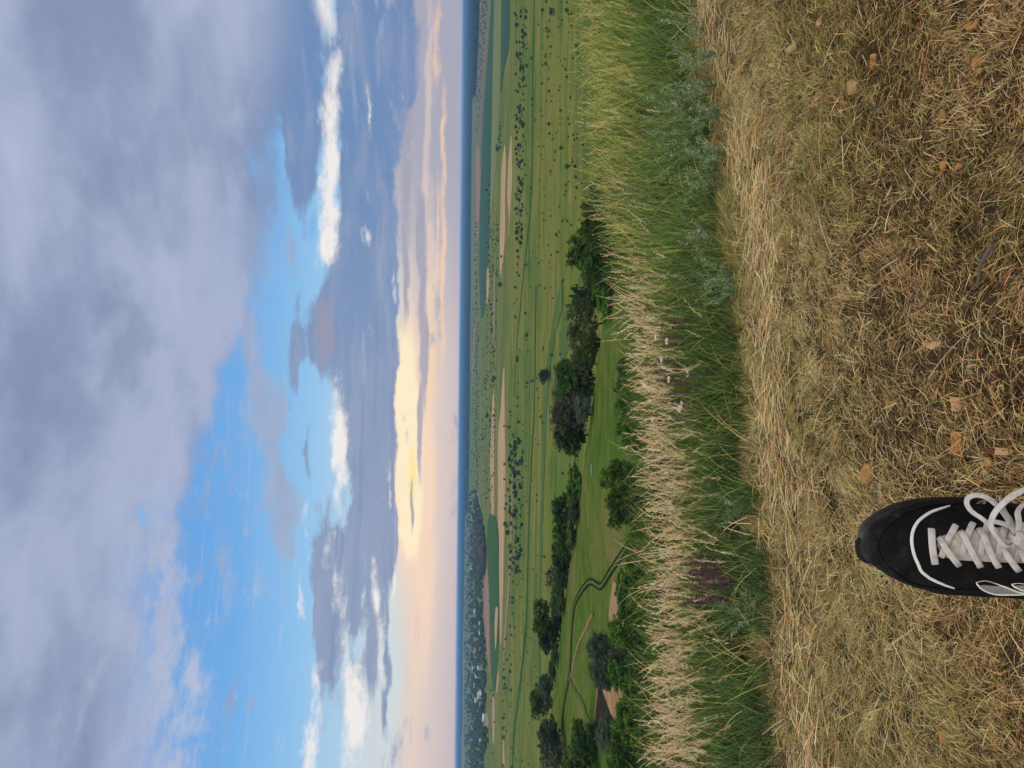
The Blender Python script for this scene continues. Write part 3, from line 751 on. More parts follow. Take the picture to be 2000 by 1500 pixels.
G = 'trees in the gully beyond the meadow edge'
for nm, lab, cat, kd, xt, y0, y1, back in [
    ('bush', 'dark grey green bush half hidden by grass plumes, rightmost of the gully bushes', 'bush', 'willow_b', 1146, 356, 416, -6),
    ('bush', 'blackish green bush left of the grey green bush on the right', 'bush', 'dark_b', 1136, 404, 456, -4),
    ('bush', 'dark low bush between the blackish bush and the bright green tree', 'bush', 'dark_a', 1150, 446, 486, 0),
    ('tree', 'bright leaf green tree standing up between dark bushes right of centre', 'tree', 'bright_a', 1110, 470, 518, 10),
    ('tree', 'dark green tree in front and left of the bright green tree', 'tree', 'dark_b', 1144, 478, 545, 3),
    ('bush', 'greyish low bush left behind the bright green tree', 'bush', 'olive_a', 1126, 512, 560, 34),
    ('bush', 'dark bush on the pasture left of the greyish bush', 'bush', 'dark_c', 1096, 568, 594, 60),
    ('bush', 'deep green low bush on the meadow edge left of the dark green tree', 'bush', 'bright_b', 1168, 540, 602, 2),
    ('tree', 'wide olive tree with visible branches on the meadow edge', 'tree', 'olive_a', 1104, 598, 660, 12),
    ('bush', 'tiny round bush alone behind the meadow edge', 'bush', 'dark_c', 1137, 663, 675, 40),
    ('bush', 'fresh green bush between the olive tree and the big thicket', 'bush', 'bright_a', 1140, 670, 698, 8),
    ('tree', 'greyish olive tree on the right end of the big thicket', 'tree', 'olive_a', 1110, 692, 730, 10),
    ('tree', 'dense dark green tree on the right of the grey thicket', 'tree', 'dark_b', 1088, 712, 768, 11),
    ('tree', 'grey twiggy willow with thin leaves, tallest of the thicket', 'tree', 'grey_a', 1072, 732, 808, 13),
    ('tree', 'second grey twiggy willow left of the tallest one', 'tree', 'grey_b', 1076, 782, 838, 12),
    ('tree', 'pale silvery small willow low in front of the thicket', 'tree', 'willow_a', 1126, 776, 812, 4),
    ('tree', 'dark rounded tree at the left end of the big thicket', 'tree', 'dark_a', 1083, 820, 876, 12),
    ('bush', 'bright green bush beside the pool', 'bush', 'bright_b', 1116, 918, 965, 10),
    ('bush', 'bright yellowish green bush left of the pool bush', 'bush', 'bright_a', 1114, 950, 998, 11),
    ('tree', 'dark round domed tree left of the bright pool bushes', 'tree', 'dark_a', 1081, 980, 1020, 16),
    ('bush', 'round grey green bush low in front of the domed tree', 'bush', 'willow_b', 1117, 990, 1018, 3),
    ('tree', 'dark tree with a light green top left of the domed tree', 'tree', 'bright_a', 1084, 1018, 1050, 14),
    ('bush', 'yellow green bush in front of the light topped tree', 'bush', 'bright_b', 1114, 1022, 1062, 5),
    ('tree', 'blackish tree between the light topped tree and the dome', 'tree', 'dark_b', 1092, 1040, 1080, 11),
    ('tree', 'smooth dark green dome shaped tree near the track bend', 'tree', 'dark_a', 1082, 1070, 1112, 13),
    ('tree', 'brownish half bare tree left of the smooth dome tree', 'tree', 'grey_a', 1064, 1112, 1150, 17),
    ('tree', 'light olive round tree at the foot of the half bare tree', 'tree', 'olive_a', 1080, 1120, 1154, 8),
    ('bush', 'blackish bush along the edge above the track bend', 'bush', 'dark_b', 1096, 1150, 1190, 6),
    ('tree', 'silvery grey tree right beside the tall black green tree', 'tree', 'willow_b', 1080, 1164, 1194, 12),
    ('tree', 'tall blackish green tree, largest above the winding track', 'tree', 'dark_b', 1046, 1184, 1232, 16),
    ('tree', 'dark tapering tree joined left of the tallest one', 'tree', 'dark_c', 1053, 1222, 1260, 13),
    ('bush', 'low dark bush between the bare trees', 'bush', 'dark_b', 1092, 1262, 1292, 6),
    ('bush', 'low bush left of the leaning bare stick', 'bush', 'bright_a', 1078, 1300, 1324, 8),
    ('tree', 'grey green feathery tree right of the dark flat topped tree', 'tree', 'willow_b', 1055, 1324, 1356, 11),
    ('tree', 'dark flat topped tree near the left track fork', 'tree', 'dark_b', 1042, 1350, 1390, 11),
]:
    Y = gully(xt, y0, y1, back)
    m_ = (y1 - y0) * .34 + 3; tree(nm, lab, cat, kd, xt - 9, y0 - m_, y1 + m_, Y, 2.0, G)
# trees on the left of the meadow and on the slope below the grass
S = 'trees and bushes on the slope below the grass'
for nm, lab, cat, kd, xt, y0, y1, Y in [
    ('tree', 'grey green open tree with a bare trunk at the far left edge', 'tree', 'willow_b', 1046, 1410, 1462, 1104),
    ('tree', 'brownish grey tree cut by the left border', 'tree', 'grey_a', 1048, 1446, 1506, 1106),
    ('tree', 'dark green tree standing on the meadow by the left border', 'tree', 'dark_b', 1116, 1410, 1466, 1166),
    ('tree', 'bright green tree at the left border in front of the dark one', 'tree', 'bright_b', 1098, 1450, 1530, 1162),
    ('tree', 'blue grey willow in front of the meadow track', 'tree', 'willow_a', 1140, 1240, 1300, 1206),
    ('tree', 'blue grey willow left half, dark underneath', 'tree', 'willow_a', 1146, 1288, 1344, 1200),
    ('tree', 'grey brown tree below the blue grey willows', 'tree', 'grey_b', 1188, 1262, 1312, 1240),
    ('tree', 'mixed green tree beside the tan field', 'tree', 'bright_a', 1186, 1296, 1346, 1244),
    ('bush', 'leafy green bush right of the blue grey willow', 'bush', 'bright_b', 1184, 1190, 1262, 1262),
    ('bush', 'fresh green bush under the tan clearing', 'bush', 'bright_a', 1206, 1122, 1196, 55),
    ('bush', 'dark green bush below the track, behind grass plumes', 'bush', 'dark_b', 1224, 1066, 1128, 50),
    ('bush', 'light green small bush beside the start of the track', 'bush', 'bright_a', 1228, 1032, 1066, 52),
    ('tree', 'large leaf green tree with layered branches right of the track', 'tree', 'bright_b', 1176, 900, 980, 1258),
    ('tree', 'dark green left half of the large layered tree', 'tree', 'dark_b', 1186, 956, 1026, 1262),
    ('bush', 'dark leafy bush behind the plumes, left of three', 'bush', 'bright_a', 1204, 800, 856, 56),
    ('bush', 'dark leafy bush behind the plumes, middle of three', 'bush', 'bright_b', 1198, 744, 806, 54),
    ('bush', 'dark leafy bush behind the plumes, right of three', 'bush', 'dark_b', 1206, 700, 752, 50),
    ('bush', 'lighter green sprig bush left of three dark ones', 'bush', 'bright_a', 1216, 846, 880, 50),
    ('tree', 'pale silver green tree by the dark plot', 'tree', 'willow_a', 1160, 1404, 1462, 1206),
    ('tree', 'leaf green tree under the tan field, left of the mixed green tree', 'tree', 'bright_b', 1212, 1330, 1400, 54),
    ('tree', 'broad green tree along the bottom left of the slope', 'tree', 'bright_b', 1196, 1380, 1460, 52),
    ('tree', 'dark broad tree cut by the left border low on the slope', 'tree', 'dark_b', 1190, 1448, 1530, 50),
    ('bush', 'dark bush hidden behind plumes at the bottom left', 'bush', 'dark_b', 1226, 1250, 1330, 46),
    ('bush', 'shady bush just behind the plumes under the tan field', 'bush', 'dark_b', 1230, 1350, 1440, 44),
    ('bush', 'shady bush just behind the plumes at left border', 'bush', 'bright_b', 1232, 1436, 1530, 42),
    ('bush', 'shady bush just behind the plumes below the leafy bush', 'bush', 'dark_b', 1222, 1180, 1262, 47),
]:
    xb = Y if Y > 1000 else 1262
    b0 = at_z(xb, (y0 + y1) / 2, ZT)
    m_ = (y1 - y0) * .14 + 3; tree(nm, lab, cat, kd, xt - 4, y0 - m_, y1 + m_, b0.y, 1.6, S)

# lone round tree on the pasture
p = plain_hit(1076, 733); 
tree('tree', 'lone round dark tree standing apart on the open pasture', 'tree', 'dark_a', 1050, 716, 749, p.y, 4.0)
# bare dead trees
def bare_tree(label, xt, xb, y, Y, lean, seed, n=9, spread=.5):
    rr = random.Random(seed)
    segs, _ = grow(rr, top=1.1, spread=spread, nl=n, base=.3, r0=.016, twigs=4)
    p = at_y(xt, y, Y); zg = gz(p.x, p.y); h = p.z - zg
    o = obj('bare_tree', limb_mesh('bare_tree', segs), M_BARK); o.location = (p.x, p.y, zg); o.scale = (h, h, h)
    o.rotation_euler = (0, lean, seed)
    tag(o, label, 'tree')
bare_tree('leafless fan shaped tree left of the tallest dark tree', 1054, 1082, 1262, gully(1054, 1258, 1266, 12), .05, 3)
bare_tree('thin leaning bare stem standing alone', 1060, 1092, 1295, gully(1060, 1290, 1300, 12), -.12, 5, 2, .12)

# ------------------------------------------------------------------ bushes dotted over the valley
BUSH = []
for k in range(7):
    rg = np.random.default_rng(40 + k)
    L = lobes(60 + k, [1.0, .8, 1.2, .9, 1.4, .7, 1.1][k], 6, base=.02)
    c0 = [(.034, .064, .018), (.042, .078, .020), (.060, .092, .026), (.032, .054, .018), (.058, .108, .024), (.036, .070, .018), (.078, .108, .036)][k]
    me = crown(60 + k, L, c0, 34, 16, .075, .14, None, .3, .02)
    # short stem inside the same small bush
    me.name = 'bush'; BUSH.append((me, [1.0, .8, 1.2, .9, 1.4, .7, 1.1][k]))
Z1 = """735,95,8 720,240,8 735,270,8 725,330,8 710,370,10 715,415,8 720,455,8 750,475,8 710,530,10 690,575,12 690,640,10 690,690,9 720,700,8 720,750,8 690,770,8 690,850,9 710,905,8 720,980,8 690,1040,12 690,1090,12 685,1150,10 700,1200,12 715,1320,9 690,1440,9 740,1380,7
820,170,7 865,200,8 860,240,8 915,100,10 1005,110,20 945,15,9 970,300,20 945,275,10 955,360,8 985,455,14 935,545,14 935,620,12 900,640,8 800,570,9 755,640,12 1150,100,14 1185,140,9 1065,262,7 1245,325,9 1230,445,16 1320,435,7 1240,520,6 1128,577,5 1140,685,6 1150,750,10 965,775,7 900,815,7 1250,840,8 970,888,9 995,940,6 810,965,10 800,1025,6 1085,1080,10 970,1210,11 1075,1210,9 970,1305,9 840,1170,7 1090,1445,14 1030,1480,10 910,1430,6 1155,1335,6 1275,1085,6 750,835,9
500,1165,5 497,1200,5 495,1230,6 494,1262,7 495,1300,9 488,1330,8 480,1360,9 490,1390,9 455,1420,10 470,1455,12 490,1440,10"""
Z2 = """670,110,9 735,105,9 700,150,8 665,225,8 735,210,6 710,250,10 660,330,9 720,340,8 665,405,12 655,440,8 655,540,14 700,560,8 655,590,9 700,605,9 750,585,7 655,690,8 700,695,9 665,770,14 695,765,9 675,860,9 665,950,11 665,1010,11 655,1080,10 655,1160,13 670,1190,10 640,1305,9 650,1425,8 630,1460,8 790,340,13 790,490,8 360,355,9 500,1005,12 515,1090,6 505,1280,15 405,1475,10 1155,125,14 1220,125,10 975,175,10 1235,228,12 1135,305,11 1235,330,10 920,345,7 980,610,6 1095,660,12 1155,657,7 1040,790,9 1220,800,7 955,895,6 750,1085,9 1105,1250,9 920,650,6 1120,405,6"""
Z3 = """635,95,13 740,58,11 755,270,11 745,320,8 760,428,10 910,395,8 1000,470,11 1080,460,10 660,490,13 680,420,7 665,520,10 800,720,10 755,740,8 740,785,5 665,740,8 635,865,5 665,885,8 660,965,10 590,1020,13 600,1060,10 540,1160,8 590,1170,13 675,1120,11 740,1115,7 715,1215,8 615,1245,10 675,1290,8 600,1360,12 630,1385,10 715,1400,8 900,1065,10 905,1130,6 815,1000,7 435,310,8 425,720,15 430,690,13 370,1060,12 400,1000,8 430,1060,10 315,1190,8 310,1245,10 325,1285,7 350,705,8 350,740,8 415,220,8 420,65,8"""
Z4 = """540,35,8 620,80,13 620,120,13 535,180,8 575,280,15 545,340,9 610,210,12 640,445,13 540,470,13 560,420,10 690,530,8 655,560,9 660,600,9 545,615,13 570,640,14 580,700,15 690,730,9 640,740,8 655,770,9 600,830,14 640,850,8 600,960,15 590,1040,14 610,1060,10 590,1110,6 615,1180,8 655,1210,7 710,1150,6 620,1340,12 610,1380,11 610,1490,8 1105,120,9 1155,125,5 850,330,7 845,385,6 920,935,7"""
Z5 = """590,115,9 640,125,9 600,200,9 545,240,9 530,340,10 540,390,11 585,400,11 560,440,9 530,480,11 595,490,9 530,540,12 590,555,10 540,620,12 540,680,10 530,720,9 560,715,10 600,740,9 540,770,9 525,845,11 590,870,6 590,900,6 540,970,9 530,1010,12 525,1110,13 550,1140,9 540,1195,11 600,1300,6 620,1350,7 530,1480,12 610,1490,9 425,785,8 440,1050,6"""
spots = []
for zi, zs in enumerate((Z1, Z2, Z3, Z4, Z5)):
    for s in zs.split():
        a, b_, r = (float(q) for q in s.split(','))
        spots.append((880 + a / 5, 300 * zi + b_ / 5, r / 5))
rb = random.Random(5)
for q in range(24): spots.append((931.5 + .9 * math.sin(q * 1.7), 436 + q * 7.2 + 2 * math.sin(q * 3.1), 1.1 + .5 * abs(math.sin(q * 2.3))))
for q in range(16): spots.append((957 + 1.2 * math.sin(q * 2.1), 318 + q * 15 + 3 * math.sin(q * 3.7), 1.0 + .5 * abs(math.sin(q * 1.3))))
band = lambda x: 'bush in the long scattered row across mid valley' if 990 < x < 1032 else ('dark bush dotted on the open near pasture' if x >= 1032 else 'small dark bush among the far field strips')
big = {}
for (x, y, r) in spots:
    p = plain_hit(x + r * .8, y)
    depth = (p - CAM).dot(_F)
    size = max(2 * r * depth / FPX * rb.choice((1.3, 1.6, 1.8, 2.1)), 1.3)
    me, kw = BUSH[rb.randrange(7)]
    o = bpy.data.objects.new('bush', me); COL.objects.link(o)
    if not me.materials: me.materials.append(M_LEAF)
    o.location = (p.x, p.y, gz(p.x, p.y) + (0.3 if x < 1000 else 0.0))
    hgt = size * rb.uniform(.85, 1.1)
    o.scale = (size / kw, size / kw, hgt); o.rotation_euler.z = rb.uniform(0, 6.28)
    b_ = band(x)
    LM = [(60, 'at the right border'), (150, 'above the rightmost wormwood'), (240, 'right of the teal strip tip'), (330, 'below the narrow stubble wedge'), (420, 'in line with the blackish bush'), (500, 'in line with the bright green tree'), (590, 'right of the wide olive tree'), (680, 'in line with the wide olive tree'), (765, 'in line with the lone round tree'), (840, 'beyond the grey twiggy willows'), (905, 'beyond the pool'), (975, 'beyond the bright pool bushes'), (1050, 'beyond the round domed tree'), (1120, 'beyond the smooth dome tree'), (1190, 'beyond the half bare tree'), (1260, 'beyond the tallest blackish tree'), (1330, 'in line with the leaning bare stick'), (1400, 'beyond the dark flat topped tree'), (9999, 'at the left border')]
    zone = next(t for q, t in LM if y < q)
    szw = 'large' if r > 2.5 else ('mid sized' if r > 1.7 else 'tiny')
    b_ = b_.replace('small dark bush', 'dark bush'); b_ = szw + ' ' + b_ + ', ' + zone
    b_ = b_.replace('bush in the long scattered row across mid valley', 'bush in the mid valley row').replace('dark bush dotted on the open near pasture', 'bush on the near pasture').replace('dark bush among the far field strips', 'bush among the far strips')
    tag(o, b_, 'bush', 'bushes in the row across mid valley' if 'row' in b_ else ('bushes dotted on the near pasture' if 'near' in b_ else 'bushes among the far strips'))
# tiny ones too many and too small to name: low scrub
def blob_template(seed, n=10):
    bm = bmesh.new(); bmesh.ops.create_icosphere(bm, subdivisions=1, radius=1.0)
    rr = random.Random(seed)
    V = np.array([tuple(v.co * rr.uniform(.7, 1.2)) for v in bm.verts]); V[:, 2] = V[:, 2] * .6 + .5
    F = np.array([[v.index for v in f.verts] for f in bm.faces]); bm.free()
    return V, F
BT = [blob_template(k) for k in range(6)]
def scatter(name, label, pts, sizes, hs, cols, mat):
    Vs = []; Fs = []; Cs = []; k = 0
    for i, (p, s, h, c_) in enumerate(zip(pts, sizes, hs, cols)):
        V, F = BT[i % 6]
        a = rb.uniform(0, 6.28); ca, sa = math.cos(a), math.sin(a)
        W = np.stack([(V[:, 0] * ca - V[:, 1] * sa) * s, (V[:, 0] * sa + V[:, 1] * ca) * s, V[:, 2] * h], 1) + np.array(p)
        Vs.append(W); Fs.append(F + k); Cs.append(np.repeat(np.array(c_)[None, :], len(W), 0) * np.random.default_rng(i).uniform(.8, 1.2, (len(W), 1))); k += len(W)
    me = np_mesh(name, np.concatenate(Vs), np.concatenate(Fs), np.concatenate(Cs))
    return tag(obj(name, me, mat), label, None, None, 'stuff')
M_FAR = leaf_mat('distant_leaves', 0.1, 0.0)

def inside(poly, x, y):
    c_ = False; n = len(poly)
    for i in range(n):
        x0, y0 = poly[i]; x1, y1 = poly[(i + 1) % n]
        if (y0 > y) != (y1 > y) and x < (x1 - x0) * (y - y0) / (y1 - y0) + x0: c_ = not c_
    return c_
def in_photo(poly, n, seed):
    rr = random.Random(seed); o = []
    xs = [p[0] for p in poly]; ys = [p[1] for p in poly]
    while len(o) < n:
        x = rr.uniform(min(xs), max(xs)); y = rr.uniform(min(ys), max(ys))
        if inside(poly, x, y): o.append((x, y))
    return o
rr = random.Random(91)
pts = []; sz = []; hh = []; cc = []
for poly, n, s in [([(1005, -40), (1140, -40), (1150, 400), (1100, 560), (1060, 700), (1050, 1000), (1060, 1500), (1000, 1540), (1000, 800), (1010, 400)], 380, .55),
                   ([(919, 600), (936, 600), (936, 980), (917, 980)], 420, 2.2), ([(936, -40), (958, -40), (932, 290), (929, 240)], 300, 2.2),
                   ([(945, 420), (975, 420), (966, 990), (940, 990)], 420, 1.5), ([(955, 1040), (972, 1040), (964, 1480), (958, 1480)], 60, 1.2),
                   ([(993, 850), (1026, 850), (1020, 1120), (1000, 1120)], 110, 2.0), ([(1008, 20), (1030, 20), (1022, 480), (1010, 480)], 110, 1.6)]:
    for (x, y) in in_photo(poly, n, int(n + s * 10)):
        p = plain_hit(x, y); k = s * rr.uniform(.4, 1.3)
        pts.append((p.x, p.y, gz(p.x, p.y))); sz.append(k); hh.append(k * 1.3); g = rr.uniform(.7, 1.3); cc.append((.028 * g, .046 * g, .016 * g))
scatter('scrub', 'tiny scattered scrub over the valley pasture', pts, sz, hh, cc, M_FAR)

# ------------------------------------------------------------------ far woods
def wood(name, label, poly, n, h, seed, base, spread=1.0, spread_h=.3):
    rr = random.Random(seed); pts = []; sz = []; hh = []; cc = []
    for (x, y) in in_photo(poly, n, seed):
        p = plain_hit(x, y); k = h * rr.uniform(.55, 1.25)
        pts.append((p.x, p.y, gz(p.x, p.y) - h * .15)); sz.append(k * rr.uniform(.4, .7) * spread); hh.append(k * 1.0)
        g = rr.uniform(.65, 1.35); t = rr.random() ** 3
        cc.append(tuple(b0 * g * (1 - t * .35) + t * .02 for b0 in base))
    return scatter(name, label, pts, sz, hh, cc, M_FAR)
wood('village_wood', 'dark green wood around the village', [(908, 960), (933, 958), (943, 1000), (950, 1050), (950, 1100), (944, 1150), (944, 1210), (949, 1260), (952, 1310), (950, 1350), (951, 1400), (955, 1440), (946, 1500), (946, 1560), (908, 1560), (907, 1400), (908, 1200)], 1500, 9, 21, (.036, .070, .030))
wood('poplar_belt', 'brownish belt of taller trees before the village wood', [(930, 1020), (936, 1020), (949, 1050), (951, 1105), (944, 1115), (930, 1110)], 110, 13, 22, (.070, .066, .040))
wood('near_wood', 'blue dark wood edge on the far right', [(918, -80), (938, -80), (934, 100), (929, 183), (919, 190)], 700, 14, 23, (.020, .036, .016))

def far_forest():
    """unbroken forest canopy reaching to the horizon"""
    bd = [(940, -500), (939, -80), (936, 60), (932, 140), (929.5, 184), (922.5, 192), (921, 300), (920, 420), (919.5, 560), (918, 640), (917.5, 760), (916.5, 900), (915, 985), (908.5, 1010), (907, 1100), (905.5, 1200), (903.8, 1260), (903.5, 1420), (901, 1440), (900.5, 1560), (900, 1900)]
    ys = np.linspace(-480, 1880, 520); xs = np.interp(ys, [b_[1] for b_ in bd], [b_[0] for b_ in bd])
    rows = 46; V = np.zeros((rows, len(ys), 3)); C = np.zeros((rows, len(ys), 3))
    rg = np.random.default_rng(77)
    for j, (x, y) in enumerate(zip(xs, ys)):
        p = plain_hit(x, y); d = math.hypot(p.x, p.y); ux, uy = p.x / d, p.y / d
        for i in range(rows):
            if i == 0: dd, z = d, ZP - 1
            else:
                dd = d * (15500 / d) ** ((i - 1) / (rows - 2)) + (0 if i == 1 else rg.uniform(-.3, .3) * d * .03)
                z = ZP + (9.5 if i == 1 else 12) * rg.uniform(.62, 1.32) + 22 * sstep(6000, 14000, dd) * (0.35 + 0.65 * float(vnoise(y * .004 + 3, 0.5, 4)))
                if i == rows - 1: z -= 6
            V[i, j] = (ux * dd, uy * dd, z)
            C[i, j] = np.array([.018, .036, .024]) * rg.uniform(.6, 1.5)  # slightly bluish green: a little of the haze put into the canopy colour
    n = len(ys)
    k = np.arange(rows - 1)[:, None] * n + np.arange(n - 1)[None, :]
    F = np.stack([k, k + n, k + n + 1, k + 1], -1).reshape(-1, 4)
    me = np_mesh('forest', V.reshape(-1, 3), F, C.reshape(-1, 3))
    tag(obj('forest', me, M_FAR), 'blue hazy forest along the whole horizon', None, None, 'stuff')
far_forest()

# ------------------------------------------------------------------ village houses
def house(x, y, w, wall, roof, label, rot=0.0, h=3.2):
    p = plain_hit(x + 2, y); o = empty('house', (p.x, p.y, gz(p.x, p.y) + 2.5)); tag(o, label, 'house', 'houses of the village'); o.rotation_euler.z = rot
    L, Wd = w, w * .62
    bm = bmesh.new()
    b0 = [(-L / 2, -Wd / 2), (L / 2, -Wd / 2), (L / 2, Wd / 2), (-L / 2, Wd / 2)]
    vs = [bm.verts.new((a, b_, -2.6)) for a, b_ in b0] + [bm.verts.new((a, b_, h)) for a, b_ in b0]
    g = [bm.verts.new((-L / 2, 0, h + Wd * .36)), bm.verts.new((L / 2, 0, h + Wd * .36))]
    for i in range(4): bm.faces.new((vs[i], vs[(i + 1) % 4], vs[4 + (i + 1) % 4], vs[4 + i]))
    bm.faces.new((vs[4], vs[7], g[0])); bm.faces.new((vs[5], g[1], vs[6]))
    me = bpy.data.meshes.new('wall'); bm.to_mesh(me); bm.free(); obj('wall', me, wall, o)
    bm = bmesh.new(); e = .45; t = .18
    for s in (-1, 1):
        a = [(-L / 2 - e, s * (Wd / 2 + e), h - e * .7), (L / 2 + e, s * (Wd / 2 + e), h - e * .7), (L / 2 + e, 0, h + Wd * .36 + .08), (-L / 2 - e, 0, h + Wd * .36 + .08)]
        lo = [bm.verts.new(q) for q in a]; hi = [bm.verts.new((q[0], q[1], q[2] + t)) for q in a]
        bm.faces.new(lo); bm.faces.new(hi)
        for i in range(4): bm.faces.new((lo[i], lo[(i + 1) % 4], hi[(i + 1) % 4], hi[i]))
    bmesh.ops.recalc_face_normals(bm, faces=bm.faces[:])
    me = bpy.data.meshes.new('roof'); bm.to_mesh(me); bm.free(); obj('roof', me, roof, o)
    bm = bmesh.new()
    for k in (-.28, .28):
        m4 = Matrix.Translation((L * k, -Wd / 2 - .03, h * .5)) @ Matrix.Diagonal((L * .13, .06, h * .42, 1)); bmesh.ops.create_cube(bm, size=1.0, matrix=m4)
    me = bpy.data.meshes.new('window'); bm.to_mesh(me); bm.free(); obj('window', me, M_PANE, o)
M_PANE = flat_mat('window_glass', (.02, .025, .03), (.05, .06, .07), 1.0, rough=.15)
WALLS = [flat_mat('white_render', (.34, .34, .335), (.42, .42, .41), .5), flat_mat('grey_render', (.36, .35, .34), (.44, .43, .42), .5), flat_mat('brick_wall', (.30, .17, .12), (.38, .23, .17), .8)]
ROOFS = [flat_mat('grey_sheet_roof', (.42, .44, .47), (.55, .57, .60), .6), flat_mat('red_tile_roof', (.34, .13, .10), (.42, .19, .14), .8), flat_mat('white_sheet_roof', (.32, .34, .37), (.42, .44, .47), .6), flat_mat('brown_roof', (.16, .12, .10), (.22, .17, .14), .8)]
for a in [(940, 1357, 12, 0, 2, 'largest white building at the village edge', .1, 4.2), (943, 1352, 9, 0, 0, 'white shed close beside the largest white building', .2), (950, 1401, 11, 1, 0, 'long grey roofed house low at the village edge', .0), (952, 1411, 9, 0, 3, 'white house left of the long grey roofed one', .2), (943, 1448, 11, 0, 0, 'white house far left beside a dark tree', -.2),
          (930, 1270, 12, 2, 1, 'house with a faded red roof amid the trees', .3), (937, 1304, 8, 0, 0, 'white walled house left of the red roofed one', .0), (925, 1305, 9, 0, 2, 'white house higher behind the trees', .1), (931, 1367, 10, 0, 2, 'white house behind the largest white building', .0), (941, 1218, 9, 0, 2, 'small white house right of the village', .1),
          (941, 1234, 9, 0, 0, 'small pale house beside the small white one', .0), (921, 1206, 10, 2, 3, 'brown roofed house deep in the wood', .2), (929, 1338, 9, 0, 2, 'white gabled house in the middle of the village', .0), (942, 1376, 10, 2, 3, 'brick house on bare orange ground', .1), (921, 1110, 8, 0, 2, 'lone white house in the wood right of the village', .0), (929, 1193, 9, 0, 0, 'pale house beside the brown roofed one', .1), (933, 1320, 8, 1, 0, 'low grey barn between white houses', .1), (944, 1302, 8, 1, 3, 'dark roofed house at the wood edge', .0)]:
    x, y, w, wa, ro, lab, rot = a[:7]
    house(x, y, w, WALLS[wa], ROOFS[ro], lab, rot, a[7] if len(a) > 7 else 3.2)
# ------------------------------------------------------------------ grass on the hill top
M_GRASS = leaf_mat('grass_blades', 0.20, 0.0)
g = np.random.default_rng(2024)

def unit(a):
    return a / (np.linalg.norm(a, axis=1)[:, None] + 1e-9)

def blades(P, D, L, B, W, C0, C1, seg, rg, profile='blade', up_side=None):
    """curved ribbons: root P, start direction D, length L, bend B, width W, colours root C0 -> tip C1"""
    n = len(P); t = np.linspace(0, 1, seg + 1)
    S = np.cross(D, rg.normal(size=(n, 3)) if up_side is None else up_side); S = unit(S)
    c = P[:, None, :] + D[:, None, :] * (L[:, None] * t[None, :])[:, :, None] + B[:, None, :] * (L[:, None] * t[None, :] ** 2)[:, :, None]
    if profile == 'blade': w = np.clip(1.05 - t ** 2.2, .06, 1)
    elif profile == 'stem': w = 1 - .5 * t
    else: w = np.clip(np.sin(np.pi * (t * .86 + .10)), .12, 1)
    hw = W[:, None] * w[None, :] * .5
    a = c - S[:, None, :] * hw[:, :, None]; b = c + S[:, None, :] * hw[:, :, None]
    V = np.stack([a, b], 2).reshape(n, (seg + 1) * 2, 3)
    k = np.arange(seg)[None, :] * 2 + (np.arange(n) * (seg + 1) * 2)[:, None]
    F = np.stack([k, k + 1, k + 3, k + 2], -1).reshape(-1, 4)
    cc = C0[:, None, :] * (1 - t)[None, :, None] + C1[:, None, :] * t[None, :, None]
    Cc = np.repeat(cc[:, :, None, :], 2, 2).reshape(n, (seg + 1) * 2, 3)
    return V.reshape(-1, 3), F, Cc.reshape(-1, 3)

class Bag:
    def __init__(self): self.V = []; self.F = []; self.C = []; self.k = 0
    def add(self, V, F, C):
        self.V.append(V); self.F.append(F + self.k); self.C.append(C); self.k += len(V)
    def mesh(self, name):
        return np_mesh(name, np.concatenate(self.V), np.concatenate(self.F), np.concatenate(self.C))

def palette(n, cols, w, rg, jit=.18):
    cols = np.array(cols); w = np.array(w, dtype=float)
    if w.ndim == 1: idx = rg.choice(len(cols), size=n, p=w / w.sum())
    else:
        w = w / w.sum(1)[:, None]; idx = (rg.random(n)[:, None] > np.cumsum(w, 1)).sum(1).clip(0, len(cols) - 1)
    return np.clip(cols[idx] * rg.uniform(1 - jit, 1 + jit, (n, 1)) * (1 + rg.normal(0, .05, (n, 3))), .003, .95)

STRAW, STRAW2, ORANGE, GREYST, BROWN = (.78, .58, .28), (.90, .74, .44), (.68, .41, .18), (.56, .47, .31), (.105, .070, .040)
GRN, OLV, YGR, DGR = (.105, .185, .050), (.235, .330, .070), (.42, .46, .13), (.046, .105, .036)

